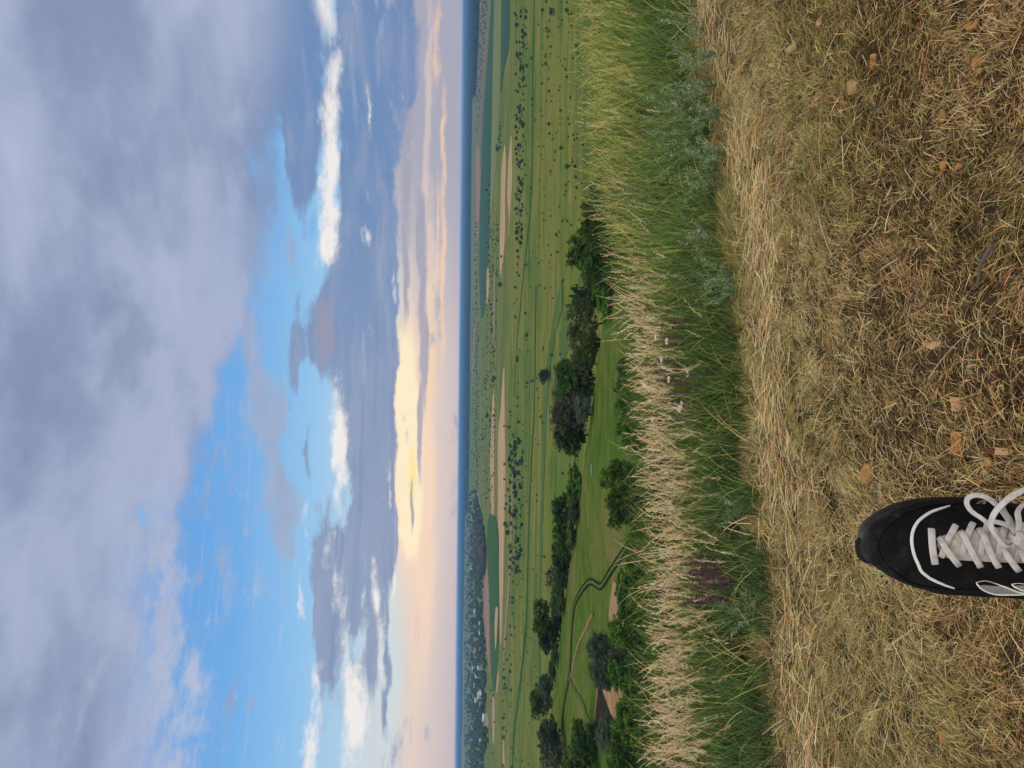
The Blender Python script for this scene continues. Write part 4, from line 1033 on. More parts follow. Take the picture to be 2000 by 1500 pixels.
def turf():
    """short dry turf: a thatch of dead blades with green tufts coming through"""
    bag = Bag()
    def pts(n):
        x = g.uniform(-3.3, 3.3, n); y = 1.25 + (g.random(n) ** 1.15) * 3.6
        keep = (y < y_front(x) + 0.25) & (np.abs(x) < 0.75 + 0.72 * y)
        return x[keep], y[keep]
    def fields(x, y):
        gr = fbm(x * 2.1 + 5, y * 1.5, 31, 4)                     # green tufts
        br = fbm(x * 1.3 + 9, y * 1.3, 37, 4)                     # bare, brown thatch
        row = np.abs((y - (y_front(x) - 0.36 - 0.10 * np.sin(x * 1.7) - .14 * (fbm(x * 2.2, x * 0 + 7, 141, 3) - .5))) / 0.17)      # windrow of mown straw
        row = np.exp(-row ** 2) * sstep(.30, .5, fbm(x * 1.9, y * 2.5, 41, 3) + .06 - .22 * sstep(.4, 1.3, x))
        near_r = sstep(3.1, 1.9, y - 0.45 * x)                   # darker brown at the near right
        return gr, br, row, near_r
    # lying thatch
    x, y = pts(64000); n = len(x); gr, br, row, nr = fields(x, y)
    an = np.where(g.random(n) < .10 + .80 * row, g.normal(0.0, .50, n) + np.pi * (g.random(n) < .5), np.where(g.random(n) < .5, g.normal(np.pi / 2, .5, n), g.uniform(0, 2 * np.pi, n)))
    tilt = np.abs(g.normal(0.10, .16, n))
    D = unit(np.stack([np.cos(an) * np.cos(tilt), np.sin(an) * np.cos(tilt), np.sin(tilt)], 1))
    L = g.uniform(.04, .11, n) * (1 + .9 * row)
    B = np.stack([g.normal(0, .12, n), g.normal(0, .12, n), -g.uniform(.02, .22, n)], 1)
    z = ground_z(x, y) + g.random(n) ** 1.5 * (.020 + .04 * row)
    w = np.stack([.55 + 2.0 * row, .4 + 1.4 * row, .25 + .5 * row, .5 + 0 * x, 1.7 - 1.2 * row + 1.1 * nr + .8 * (br > .55), .25 + 0 * x], 1) * np.ones((n, 1))
    C = palette(n, [STRAW, STRAW2, ORANGE, GREYST, BROWN, OLV], w, g, .45)
    dim = (1 + .12 * row)[:, None]
    C = np.clip(C * dim * np.stack([1 + .06 * nr, 1 - .07 * nr, 1 - .16 * nr], 1), .01, .93); bag.add(*blades(np.stack([x, y, z], 1), D, L, B, g.uniform(.0014, .0030, n), C, C, 3, g))
    # extra straw heaped in the windrow
    x, y = pts(60000); gr, br, row, nr = fields(x, y); kp = g.random(len(x)) < row * sstep(.40, .66, fbm(x * 2.6, y * 4, 131, 3)) * .85; x, y = x[kp], y[kp]; n = len(x)
    an = g.normal(.0, .42, n) + np.pi * (g.random(n) < .5); tilt = np.abs(g.normal(.12, .16, n)); D = unit(np.stack([np.cos(an) * np.cos(tilt), np.sin(an) * np.cos(tilt), np.sin(tilt)], 1))
    C = palette(n, [STRAW, STRAW2, ORANGE, GREYST], [1, 1, .6, .25], g, .28)
    bag.add(*blades(np.stack([x, y, ground_z(x, y) + .01 + .045 * g.random(n)], 1), D, g.uniform(.06, .19, n), np.stack([g.normal(0, .12, n), g.normal(0, .12, n), -g.uniform(.02, .3, n)], 1), g.uniform(.0014, .0028, n), C, C, 3, g))
    # standing tufts: rooted in clumps, leaning away and to the sides
    nc = 19000; cx, cy = pts(nc); nc = len(cx)
    per = 24; idx = np.repeat(np.arange(nc), per); n = len(idx)
    x = cx[idx] + g.normal(0, .022, n); y = cy[idx] + g.normal(0, .022, n)
    gr, br, row, nr = fields(x, y)
    keep = g.random(n) < np.clip(1.0 - .70 * row - .35 * (br > .60) - .12 * nr, .1, 1)
    x, y, idx, gr, br, row, nr = x[keep], y[keep], idx[keep], gr[keep], br[keep], row[keep], nr[keep]; n = len(x)
    ca = (2 * np.pi * 2.2 * fbm(cx * 1.7, cy * 1.7, 111, 3) + g.normal(0, .55, nc))[idx]; cv = np.exp(g.normal(0, .30, nc))[idx]; lean = np.abs(g.normal(.75, .3, nc))[idx] + g.normal(0, .22, n)
    a2 = ca + g.normal(0, .95, n)
    D = unit(np.stack([np.cos(a2) * np.sin(lean), np.sin(a2) * np.sin(lean) + .12, np.cos(lean) * .9 + .12], 1))
    L = g.uniform(.030, .085, n) * (1 + .5 * sstep(.5, .7, gr)) * (1 - .3 * nr)
    B = np.stack([np.cos(a2) * .35, np.sin(a2) * .35, -g.uniform(.15, .55, n)], 1)
    q = sstep(.38, .58, gr)
    edge_ = sstep(.55, .1, y_front(x) - y)
    w = np.stack([1.0 - .45 * q, .7 - .4 * q, .20 - .1 * q, .55 - .3 * q, .22 + 1.5 * nr, (.65 + 1.7 * q + .6 * edge_) * (1 - .6 * nr), (.65 + 1.2 * q) * (1 - .6 * nr), .16 + 1.9 * q * (1 - .5 * nr) + 1.6 * edge_], 1)
    C = palette(n, [STRAW, STRAW2, ORANGE, GREYST, BROWN, OLV, YGR, GRN], np.clip(w, .02, 9), g, .38); C = np.clip(C * cv[:, None] * np.stack([1 + .04 * nr, 1 - .09 * nr, 1 - .18 * nr], 1), .01, .92)
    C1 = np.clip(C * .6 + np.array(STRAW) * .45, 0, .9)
    bag.add(*blades(np.stack([x, y, ground_z(x, y)], 1), D, L, B, g.uniform(.0012, .0026, n), C * np.array([.70, .66, .56]), np.clip(C1 * 1.08, 0, .93), 3, g))  # brownish roots, darkened in colour for deeper shade between the tufts
    # long single dead stalks lying about
    x, y = pts(260); n = len(x); an = g.uniform(0, 2 * np.pi, n); tilt = np.abs(g.normal(.15, .2, n))
    D = unit(np.stack([np.cos(an) * np.cos(tilt), np.sin(an) * np.cos(tilt), np.sin(tilt)], 1))
    C = palette(n, [STRAW2, STRAW, GREYST], [1, 1, .4], g)
    bag.add(*blades(np.stack([x, y, ground_z(x, y) + .03], 1), D, g.uniform(.14, .34, n), np.stack([g.normal(0, .1, n), g.normal(0, .1, n), -g.uniform(.05, .25, n)], 1), g.uniform(.0018, .003, n), C, C, 4, g, 'stem'))
    tag(obj('dry_grass', bag.mesh('dry_grass'), M_GRASS), 'short dry straw coloured turf with green tufts', None, None, 'stuff')
turf()

def band_points(n, x0=-5.2, x1=6.2, f0=0.0, f1=1.0, pw=1.0):
    x = g.uniform(x0, x1, n); f = f0 + (f1 - f0) * g.random(n) ** pw
    yf = y_front(x) - .03 + .07 * (fbm(x * 3, x * 0, 55) - .5)
    y = yf + f * (y_crest(x) + .30 - yf)
    return x, y, f
def rightness(x, y):                                  # 0 where the plumes stand, 1 in the greener fresh growth on the right
    return sstep(.05, .26, x / np.maximum(y, 1) + .05 * (fbm(x * 2, y * 2, 71) - .5))
def tall_height(x, y):
    h = .36 + .09 * (fbm(x * 1.8, y * 1.8, 61, 3) - .5)
    fr = np.clip((y - y_front(x)) / 1.0, 0, 1)
    return h * (1 - .28 * fr * (1 - rightness(x, y))) + .03 * rightness(x, y)

def tall_grass():
    bag = Bag()
    # leaves, in tussocks
    nc = 3000; cx, cy, f = band_points(nc, pw=.9)
    kp = g.random(nc) < np.clip(.1 + 1.9 * (fbm(cx * 4.5, cy * 4.5, 97, 2) - .12), .15, 1); cx, cy, f = cx[kp], cy[kp], f[kp]; nc = len(cx)
    per = 30; idx = np.repeat(np.arange(nc), per); n = len(idx)
    x = cx[idx] + g.normal(0, .030, n); y = cy[idx] + g.normal(0, .030, n)
    r = rightness(x, y); H = tall_height(x, y) * g.uniform(.62, 1.0, nc)[idx] * (.70 + .30 * sstep(0, .25, f[idx]))
    a = g.uniform(0, 2 * np.pi, n); lean = np.abs(g.normal(.16, .14, n))
    D = unit(np.stack([np.cos(a) * lean + g.normal(0, .06, nc)[idx], np.sin(a) * lean, np.ones(n)], 1))
    L = H * g.uniform(.55, 1.12, n)
    B = np.stack([np.cos(a) * g.uniform(.05, .38, n), np.sin(a) * g.uniform(.05, .38, n), -g.uniform(.02, .30, n)], 1)
    blu = fbm(cx * 1.2, cy * 1.2, 81)[idx]
    w = np.stack([1.2 + 0 * r, .8 + .3 * r, .5 + .9 * r, .28 + 0 * r, .9 * (blu > .52) + .1], 1)
    C = palette(n, [DGR, GRN, (.15, .25, .07), (.30, .30, .11), (.048, .115, .070)], w, g, .22)
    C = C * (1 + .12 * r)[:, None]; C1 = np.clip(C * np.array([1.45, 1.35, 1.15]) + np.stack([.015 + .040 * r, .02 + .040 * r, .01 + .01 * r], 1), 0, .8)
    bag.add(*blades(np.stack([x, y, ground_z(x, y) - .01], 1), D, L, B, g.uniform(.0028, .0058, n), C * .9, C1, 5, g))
    # dead blades in the foot of the sward
    x, y, f = band_points(2600); n = len(x); a = g.uniform(0, 2 * np.pi, n); lean = g.uniform(.1, .9, n)
    D = unit(np.stack([np.cos(a) * lean, np.sin(a) * lean, np.ones(n)], 1))
    C = palette(n, [STRAW, STRAW2, YGR], [1, .7, .8], g)
    bag.add(*blades(np.stack([x, y, ground_z(x, y)], 1), D, g.uniform(.12, .42, n), np.stack([np.cos(a) * .3, np.sin(a) * .3, -g.uniform(.1, .5, n)], 1), g.uniform(.002, .004, n), C, C, 4, g))
    tag(obj('tall_grass', bag.mesh('tall_grass'), M_GRASS), 'band of tall green meadow grass along the hill edge', None, None, 'stuff')

    # flowering culms with plumes: tan on the left, yellow green on the right
    bag = Bag()
    x, y, f = band_points(4500, pw=.62)
    r = rightness(x, y)
    keep = g.random(len(x)) < (1 - .12 * r) * (.30 + .70 * sstep(.05, .5, f)) * np.clip(.25 + 1.5 * fbm(x * 2.6, y * 2.6, 66, 3), .15, 1)
    x, y, f, r = x[keep], y[keep], f[keep], r[keep]; n = len(x)
    tallr = (g.random(n) ** 6) * .13
    H = tall_height(x, y) * (1.22 - .70 * g.random(n) ** 1.8) + .04 + tallr
    lx = g.normal(.02, .11, n) + .10 * (fbm(x * 1.4, y * 1.4, 91) - .5); ly = g.normal(-.02, .10, n)
    D = unit(np.stack([lx, ly, np.ones(n)], 1))
    B = np.stack([lx * 1.0 + g.normal(0, .05, n), ly * 1.0 - .02, -g.uniform(0, .06, n)], 1)
    P = np.stack([x, y, ground_z(x, y)], 1)
    tanc = palette(n, [(.82, .66, .42), (.88, .74, .50), (.74, .57, .36), (.72, .66, .34)], [1, .8, .6, .35], g, .15)
    grn = palette(n, [(.42, .48, .14), (.50, .54, .18), (.35, .42, .12), (.64, .52, .25)], [1, 1, .8, .35], g, .15)
    pick = (g.random(n) < np.clip(r * 1.15, 0, .93))[:, None]
    PC = np.where(pick, grn, tanc)
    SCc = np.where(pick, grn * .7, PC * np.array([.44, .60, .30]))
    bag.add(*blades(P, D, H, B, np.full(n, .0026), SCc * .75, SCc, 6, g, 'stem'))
    # spikelets along the top of every culm
    m = 30; idx = np.repeat(np.arange(n), m); N = len(idx)
    pl = np.where(pick[:, 0], .16, .125) * g.uniform(.7, 1.25, n)
    s = np.tile(np.linspace(0, 1, m), n) + g.normal(0, .02, N)
    tt = 1 - (pl[idx] / H[idx]) * (1 - s)
    Q = P[idx] + D[idx] * (H[idx] * tt)[:, None] + B[idx] * (H[idx] * tt ** 2)[:, None]
    T = unit(D[idx] + 2 * B[idx] * tt[:, None])
    sid = unit(np.cross(T, g.normal(size=(N, 3))))
    dirs = unit(T + sid * (g.uniform(.15, .62, N) * (1.15 - .7 * np.clip(s, 0, 1)))[:, None] + np.array([.10, -.03, 0]) * g.uniform(0, 1, N)[:, None])
    sl = g.uniform(.012, .030, N) * (1.25 - .55 * np.clip(s, 0, 1))
    C = PC[idx] * g.uniform(.78, 1.22, (N, 1))
    bag.add(*blades(Q, dirs, sl, sid * .1, g.uniform(.0020, .0037, N), C, np.clip(C * 1.1, 0, .9), 2, g, 'seed'))
    tag(obj('seeding_grass', bag.mesh('seeding_grass'), M_GRASS), 'tan and yellow green plumes of flowering grass', None, None, 'stuff')
tall_grass()

# fresh leaf tufts at the foot of the tall grass and a thin cover down the slope
def slope_cover():
    bag = Bag()
    n = 42000; x = g.uniform(-14, 14, n); y = y_crest(x) + .3 + (g.random(n) ** 1.6) * 16
    a = g.uniform(0, 2 * np.pi, n); lean = g.uniform(.05, .5, n)
    D = unit(np.stack([np.cos(a) * lean, np.sin(a) * lean, np.ones(n)], 1))
    C = palette(n, [DGR, GRN, (.17, .22, .06), STRAW], [1, 1, .6, .3], g)
    bag.add(*blades(np.stack([x, y, ground_z(x, y) - .02], 1), D, g.uniform(.2, .5, n), np.stack([np.cos(a) * .3, np.sin(a) * .3, -g.uniform(.05, .4, n)], 1), g.uniform(.005, .010, n), C, C, 3, g))
    tag(obj('slope_grass', bag.mesh('slope_grass'), M_GRASS), 'rough grass running down the slope behind the crest', None, None, 'stuff')
slope_cover()

# ------------------------------------------------------------------ single plants in the sward
def band_y(x_photo, y_photo, h):
    """a point at height h above the hill top along a line of sight, near the front of the tall grass"""
    d = ray(x_photo, y_photo); t = 2.0
    best = None
    while t < 9:
        p = CAM + d * t
        if p.z - gz(p.x, p.y) <= h: best = p; break
        t += .02
    return best or CAM + d * 4.5

def wormwood(spot, hgt, label, wide=1.0):
    """silvery plant with finely cut leaves on several leaning stems"""
    p = band_y(spot[0], spot[1], hgt * .95)
    rg = np.random.default_rng(int(spot[0] * 7 + spot[1]))
    o = empty('wormwood_plant', (p.x, p.y, gz(p.x, p.y))); tag(o, label, 'plant', 'silver wormwood plants in the grass')
    ns = rg.integers(6, 10)
    a = rg.uniform(0, 2 * np.pi, ns); lean = rg.uniform(.1, .5, ns) * wide
    D = unit(np.stack([np.cos(a) * lean, np.sin(a) * lean - .05, np.ones(ns)], 1)); H = hgt * rg.uniform(.65, 1.05, ns)
    B = np.stack([np.cos(a) * .2, np.sin(a) * .2, np.full(ns, -.03)], 1)
    P = np.zeros((ns, 3)); st = np.tile(np.array([[.20, .22, .15]]), (ns, 1))
    b1 = Bag(); b1.add(*blades(P, D, H, B, np.full(ns, .004), st, st * 1.3, 5, rg, 'stem')); obj('stem', b1.mesh('stem'), M_GRASS, o)
    m = 66; idx = np.repeat(np.arange(ns), m); N = len(idx); t = rg.random(N) ** .75
    Q = D[idx] * (H[idx] * t)[:, None] + B[idx] * (H[idx] * t ** 2)[:, None]
    T = unit(D[idx] + 2 * B[idx] * t[:, None]); sd = unit(np.cross(T, rg.normal(size=(N, 3))))
    dd = unit(T * .7 + sd * rg.uniform(.5, 1.2, N)[:, None])
    C = palette(N, [(.27, .36, .20), (.46, .52, .38), (.13, .22, .09), (.19, .28, .14)], [1, .45, .9, .9], rg)
    b2 = Bag(); b2.add(*blades(Q, dd, rg.uniform(.014, .034, N) * (1.3 - .6 * t), sd * .2, rg.uniform(.003, .0055, N), C, np.clip(C * 1.15, 0, .9), 2, rg, 'seed'))
    obj('foliage', b2.mesh('foliage'), M_GRASS, o)
for sp, h, lab, wd in [((1326, 100), .24, 'silvery wormwood, rightmost, with a pale upright tip', 1), ((1306, 146), .27, 'silvery wormwood tangled behind the rightmost ones', 1.3), ((1332, 162), .22, 'silvery wormwood with a whitish lying shoot at the turf edge', 1), ((1264, 198), .34, 'grey green wormwood deep in the grass on the right', 1.2), ((1254, 236), .36, 'tall grey wormwood leaning out of the grass on the right', 1.2),
                       ((1282, 256), .31, 'bushy silver wormwood in front of the tall grey one', 1.4), ((1296, 284), .29, 'curled silver wormwood at the shaded hollow on the right', 1.4), ((1330, 350), .24, 'bushy grey wormwood with dry stalks beside it', 1.4), ((1326, 468), .25, 'bright silver wormwood alone at the turf edge right of centre', 1.0), ((1180, 408), .50, 'pale silver tuft standing above the grass against a dark bush', .7),
                       ((1288, 52), .30, 'grey green leafy wormwood deep in grass at the right border', 1.3), ((1346, 214), .20, 'low grey wormwood at the turf edge between two silver ones', 1.3), ((1318, 318), .27, 'dark grey wormwood left of the shaded hollow', 1.4), ((1362, 300), .17, 'small grey wormwood at the turf edge below the shaded hollow', 1.3), ((1354, 530), .24, 'dull grey wormwood in dark grass left of the bright silver one', 1.3), ((1384, 566), .18, 'low dull wormwood by the straw, left of the small sprig', 1.2), ((1248, 300), .36, 'pale grey wormwood high in the grass above the shaded hollow', 1.1),
                       ((1352, 470), .18, 'small silver sprig under the bright silver wormwood', .9), ((1418, 1206), .17, 'small silver wormwood at the turf edge left of the sneaker', 1.0), ((1440, 1180), .13, 'low silver sprig nearest the straw row on the left', 1.0), ((1400, 990), .18, 'faint grey wormwood in green grass above the sneaker', 1.2)]:
    wormwood(sp, h * 1.08, lab, wd * 1.0)

def sage(spot, h, label, n=1):
    """upright stem with a dense purple flower spike"""
    rg = np.random.default_rng(int(spot[0] * 3 + spot[1] * 5))
    p = band_y(spot[0] - 4, spot[1], h)
    o = empty('sage_flower', (p.x, p.y, gz(p.x, p.y))); tag(o, label, 'flower', 'purple sage spikes in the tall grass')
    k = 1; a = rg.uniform(0, 6.28, k); D = unit(np.stack([np.cos(a) * .07, np.sin(a) * .07, np.ones(k)], 1)); H = h * rg.uniform(.86, 1.03, k)
    P = np.stack([rg.normal(0, .006, k), rg.normal(0, .006, k), np.zeros(k)], 1); st = np.tile(np.array([[.09, .10, .05]]), (k, 1)); Z = np.zeros((k, 3))
    b1 = Bag(); b1.add(*blades(P, D, H, Z, np.full(k, .004), st, st, 3, rg, 'stem')); obj('stem', b1.mesh('stem'), M_GRASS, o)
    m = 120; idx = np.repeat(np.arange(k), m); N = len(idx); s = rg.random(N)
    sl = .18 * rg.uniform(.75, 1.2, k)
    Q = P[idx] + D[idx] * (H[idx] - sl[idx] * (1 - s))[:, None]
    sd = unit(np.cross(D[idx], rg.normal(size=(N, 3)))); dd = unit(D[idx] * .5 + sd)
    C = palette(N, [(.11, .050, .095), (.16, .075, .14), (.11, .070, .065), (.21, .10, .18)], [1, .9, 1, .4], rg)
    b2 = Bag(); b2.add(*blades(Q, dd, rg.uniform(.010, .018, N) * (1.25 - .6 * s), sd * .1, rg.uniform(.004, .006, N), C, C * 1.1, 2, rg, 'seed'))
    obj('flower_spike', b2.mesh('flower_spike'), M_GRASS, o)
SG = [(1306, 617), (1291, 628), (1290, 640), (1288, 655), (1282, 670), (1278, 698), (1281, 707), (1262, 720), (1276, 737), (1290, 750), (1318, 748), (1298, 757), (1296, 765), (1294, 786), (1304, 797), (1310, 818), (1336, 724), (1345, 1084), (1340, 1098), (1352, 1116), (1338, 1130), (1356, 1146), (1346, 1158), (1366, 1164), (1340, 1174), (1330, 1140), (1362, 1100), (1344, 1090), (1350, 1104), (1334, 1112), (1358, 1124), (1348, 1136), (1362, 1140), (1352, 1152), (1358, 1170), (1344, 1182), (1368, 1152), (1372, 1130), (1348, 1168)]
for i, s_ in enumerate(SG):
    left = s_[1] > 1000
    sage(s_, .35 if s_[0] < 1300 else .31, 'purple sage spike in the dense clump left of centre' if left else 'purple sage spike scattered below the tan plumes at mid band')

def yarrow(spot, h, label):
    rg = np.random.default_rng(int(spot[0] + spot[1] * 11)); p = band_y(spot[0], spot[1], h)
    o = empty('white_flower', (p.x, p.y, gz(p.x, p.y))); tag(o, label, 'flower', 'small white flower heads in the tall grass')
    b1 = Bag(); st = np.array([[.10, .15, .05]])
    b1.add(*blades(np.zeros((1, 3)), np.array([[0, -.03, 1.0]]), np.array([h]), np.zeros((1, 3)), np.array([.003]), st, st, 4, rg, 'stem')); obj('stem', b1.mesh('stem'), M_GRASS, o)
    N = 60; r = .015 * np.sqrt(rg.random(N)); a = rg.uniform(0, 6.28, N)
    Q = np.stack([np.cos(a) * r, np.sin(a) * r - .03 * h, np.full(N, h) + rg.normal(0, .002, N)], 1); C = palette(N, [(.72, .70, .58), (.80, .79, .72)], [1, 1], rg, .08)
    dd = unit(np.stack([np.cos(a), np.sin(a), rg.uniform(.4, 1.4, N)], 1))
    b2 = Bag(); b2.add(*blades(Q, dd, np.full(N, .008), np.zeros((N, 3)), np.full(N, .007), C, C, 2, rg, 'seed')); obj('flower_head', b2.mesh('flower_head'), M_GRASS, o)
for sp, h, lab in [((1281, 659), .36, 'white flower head, uppermost of the right pair beside purple sage'), ((1303, 667), .33, 'white flower head, lower of the right pair beside purple sage'), ((1294, 703), .35, 'white flower head among purple spikes, mid band'), ((1307, 741), .33, 'cream flower head beside the darkest purple sage clump'), ((1333, 790), .30, 'white flower head low in green grass, right of its twin'), ((1327, 799), .31, 'white flower head low in green grass, left of its twin'), ((1275, 819), .38, 'white flower head high among tan plumes'), ((1343, 729), .27, 'pale flat flower head low in dark green grass')]:
    yarrow(sp, h, lab)

# ------------------------------------------------------------------ wood chips and bark on the turf
def chip_mat(name, c1, c2):
    return flat_mat(name, c1, c2, 60, .85, 5, (1, .12, 1), .5, .002, .2)
M_CHIP = [chip_mat('pale_wood', (.36, .225, .105), (.50, .335, .175)), chip_mat('orange_wood', (.30, .145, .048), (.42, .225, .08)), chip_mat('dark_bark', (.085, .030, .020), (.16, .06, .04))]
def chip(x, y, lu, lv, mat, label, tilt=(0, 0), seed=0, bark=False, form='slab', turn=0.0):
    """splinter of wood; lu, lv: extent across and along the view, in photo pixels"""
    rr = random.Random(int(x * 3 + y)); d = ray(x, y); t = 1.0
    while True:
        p = CAM + d * t
        if p.z <= gz(p.x, p.y) + .016: break
        t += .004
    dep = (p - CAM).dot(_F); w = lu * .8 * dep / FPX; l = lv * .8 * dep / FPX / .60; h = min(w, l) * .24 + .004
    bm = bmesh.new()
    n = 7 if form == 'round' else (8 if form == 'slab' else 6)
    ring = []
    for k in range(n):
        an = 2 * math.pi * (k + .5 * (form != 'round')) / n
        r = rr.uniform(.62, 1.2); an += rr.uniform(-.25, .25)
        if form == 'splinter': px, py = math.copysign(abs(math.cos(an)) ** .7, math.cos(an)), math.copysign(abs(math.sin(an)) ** 1.0, math.sin(an))
        elif form == 'slab': px, py = math.copysign(abs(math.cos(an)) ** .45, math.cos(an)), math.copysign(abs(math.sin(an)) ** .45, math.sin(an))
        else: px, py = math.cos(an), math.sin(an)
        ring.append((px * r * w * .5, py * r * l * .5))
    lo = [bm.verts.new((a * .92, b * .92, -h)) for a, b in ring]; hi = [bm.verts.new((a, b, rr.uniform(-.35, .35) * h)) for a, b in ring]
    mid = [bm.verts.new((a * 1.03, b * 1.03, -h * .5)) for a, b in ring]
    bm.faces.new(hi); bm.faces.new(lo[::-1])
    for k in range(n):
        j = (k + 1) % n
        bm.faces.new((mid[k], mid[j], hi[j], hi[k])); bm.faces.new((lo[k], lo[j], mid[j], mid[k]))
    bmesh.ops.recalc_face_normals(bm, faces=bm.faces[:])
    bmesh.ops.bevel(bm, geom=[e for e in bm.edges if e.calc_length() > .004], offset=min(w, l) * .07, segments=1, affect='EDGES')
    me = bpy.data.meshes.new('wood_chip'); bm.to_mesh(me); bm.free()
    o = obj('wood_chip', me, M_CHIP[mat]); o.location = p
    o.rotation_euler = (.35 + tilt[0], tilt[1], turn); tag(o, label, 'wood chip', 'wood chips strewn on the dry turf')
    if bark:
        bm = bmesh.new(); bmesh.ops.create_cube(bm, size=1.0, matrix=Matrix.Translation((0, l * .36, -h * .2)) @ Matrix.Diagonal((w * .8, l * .34, h * .9, 1)))
        bmesh.ops.bevel(bm, geom=bm.edges[:], offset=min(w, l) * .08, segments=2, affect='EDGES')
        me = bpy.data.meshes.new('bark'); bm.to_mesh(me); bm.free(); obj('bark', me, M_CHIP[2], o)
for a in [(1545, 93, 20, 22, 0, 'squarish pale wood chip with a dark crack, farthest to the right', 'slab', 0), (1597, 187, 24, 24, 0, 'rounded triangular pale wood chip on straw', 'round', .3), (1662, 168, 40, 18, 0, 'upright pale wood chip with an orange lower half', 'slab', .05), (1704, 122, 48, 16, 1, 'long narrow orange splinter in the dark thatch', 'splinter', -.1),
          (1633, 152, 14, 12, 1, 'tiny orange chip right above the rounded triangular one', 'round', 0), (1909, 117, 36, 30, 1, 'big dull orange chip half buried under straws on the right', 'round', .4), (1898, 48, 24, 22, 1, 'orange chip near the dark corner', 'round', .2), (1599, 42, 22, 14, 0, 'pale splinter at the upper turf edge on the right', 'slab', .2),
          (1475, 284, 14, 10, 1, 'small orange chip at the edge of the green grass', 'slab', 0), (1841, 322, 34, 16, 1, 'orange brown splintered chip in deep thatch', 'splinter', .1), (1872, 325, 14, 14, 1, 'small orange chip left of the splintered brown one', 'round', 0), (1838, 226, 30, 14, 1, 'brown chip standing on edge in the thatch', 'splinter', -.2),
          (1827, 673, 22, 30, 0, 'smooth pale wood chip like a pebble, alone in mid turf', 'round', .2), (1866, 790, 34, 24, 0, 'angular pale wood chip with a notched end', 'slab', .1), (1867, 863, 60, 17, 1, 'long orange ribbed piece of wood lying straight away', 'slab', .06), (1693, 925, 56, 20, 1, 'pointed orange splinter nearest the sneaker toe', 'splinter', -.08),
          (1928, 904, 26, 12, 1, 'thin orange splinter in front of the red brown bark', 'splinter', -.2), (1842, 1440, 34, 18, 1, 'flaky orange brown chip at the lower left', 'slab', .2), (1925, 1255, 12, 10, 1, 'tiny orange crumb left of the sneaker', 'round', 0), (1600, 780, 14, 10, 1, 'small reddish chip in green turf above the smooth chip', 'round', 0), (1543, 380, 12, 12, 1, 'small reddish chip near the straw row on the right', 'slab', 0)]:
    chip(a[0], a[1], a[2], a[3], a[4], a[5], form=a[6], turn=a[7])
chip(1952, 882, 20, 36, 0, 'pale chip with a dark red bark side', form='slab', bark=True)
chip(1908, 688, 16, 24, 2, 'dark red brown bark flake near the smooth pale chip', form='slab')
# dead twig and a pale pebble
def twig():
    a = CAM + ray(1932, 475) * 2.42; b = CAM + ray(1922, 555) * 2.46
    za, zb = gz(a.x, a.y) + .035, gz(b.x, b.y) + .035
    m_ = (a + b) / 2 + Vector((0, .01, 0))
    o = obj('twig', limb_mesh('twig', [((a.x, a.y, za), .007, (m_.x, m_.y, (za + zb) / 2 + .006), .006), ((m_.x, m_.y, (za + zb) / 2 + .006), .006, (b.x, b.y, zb), .004)], 7), M_BARK)
    tag(o, 'short dark twig lying in the brown thatch', 'twig')
twig()
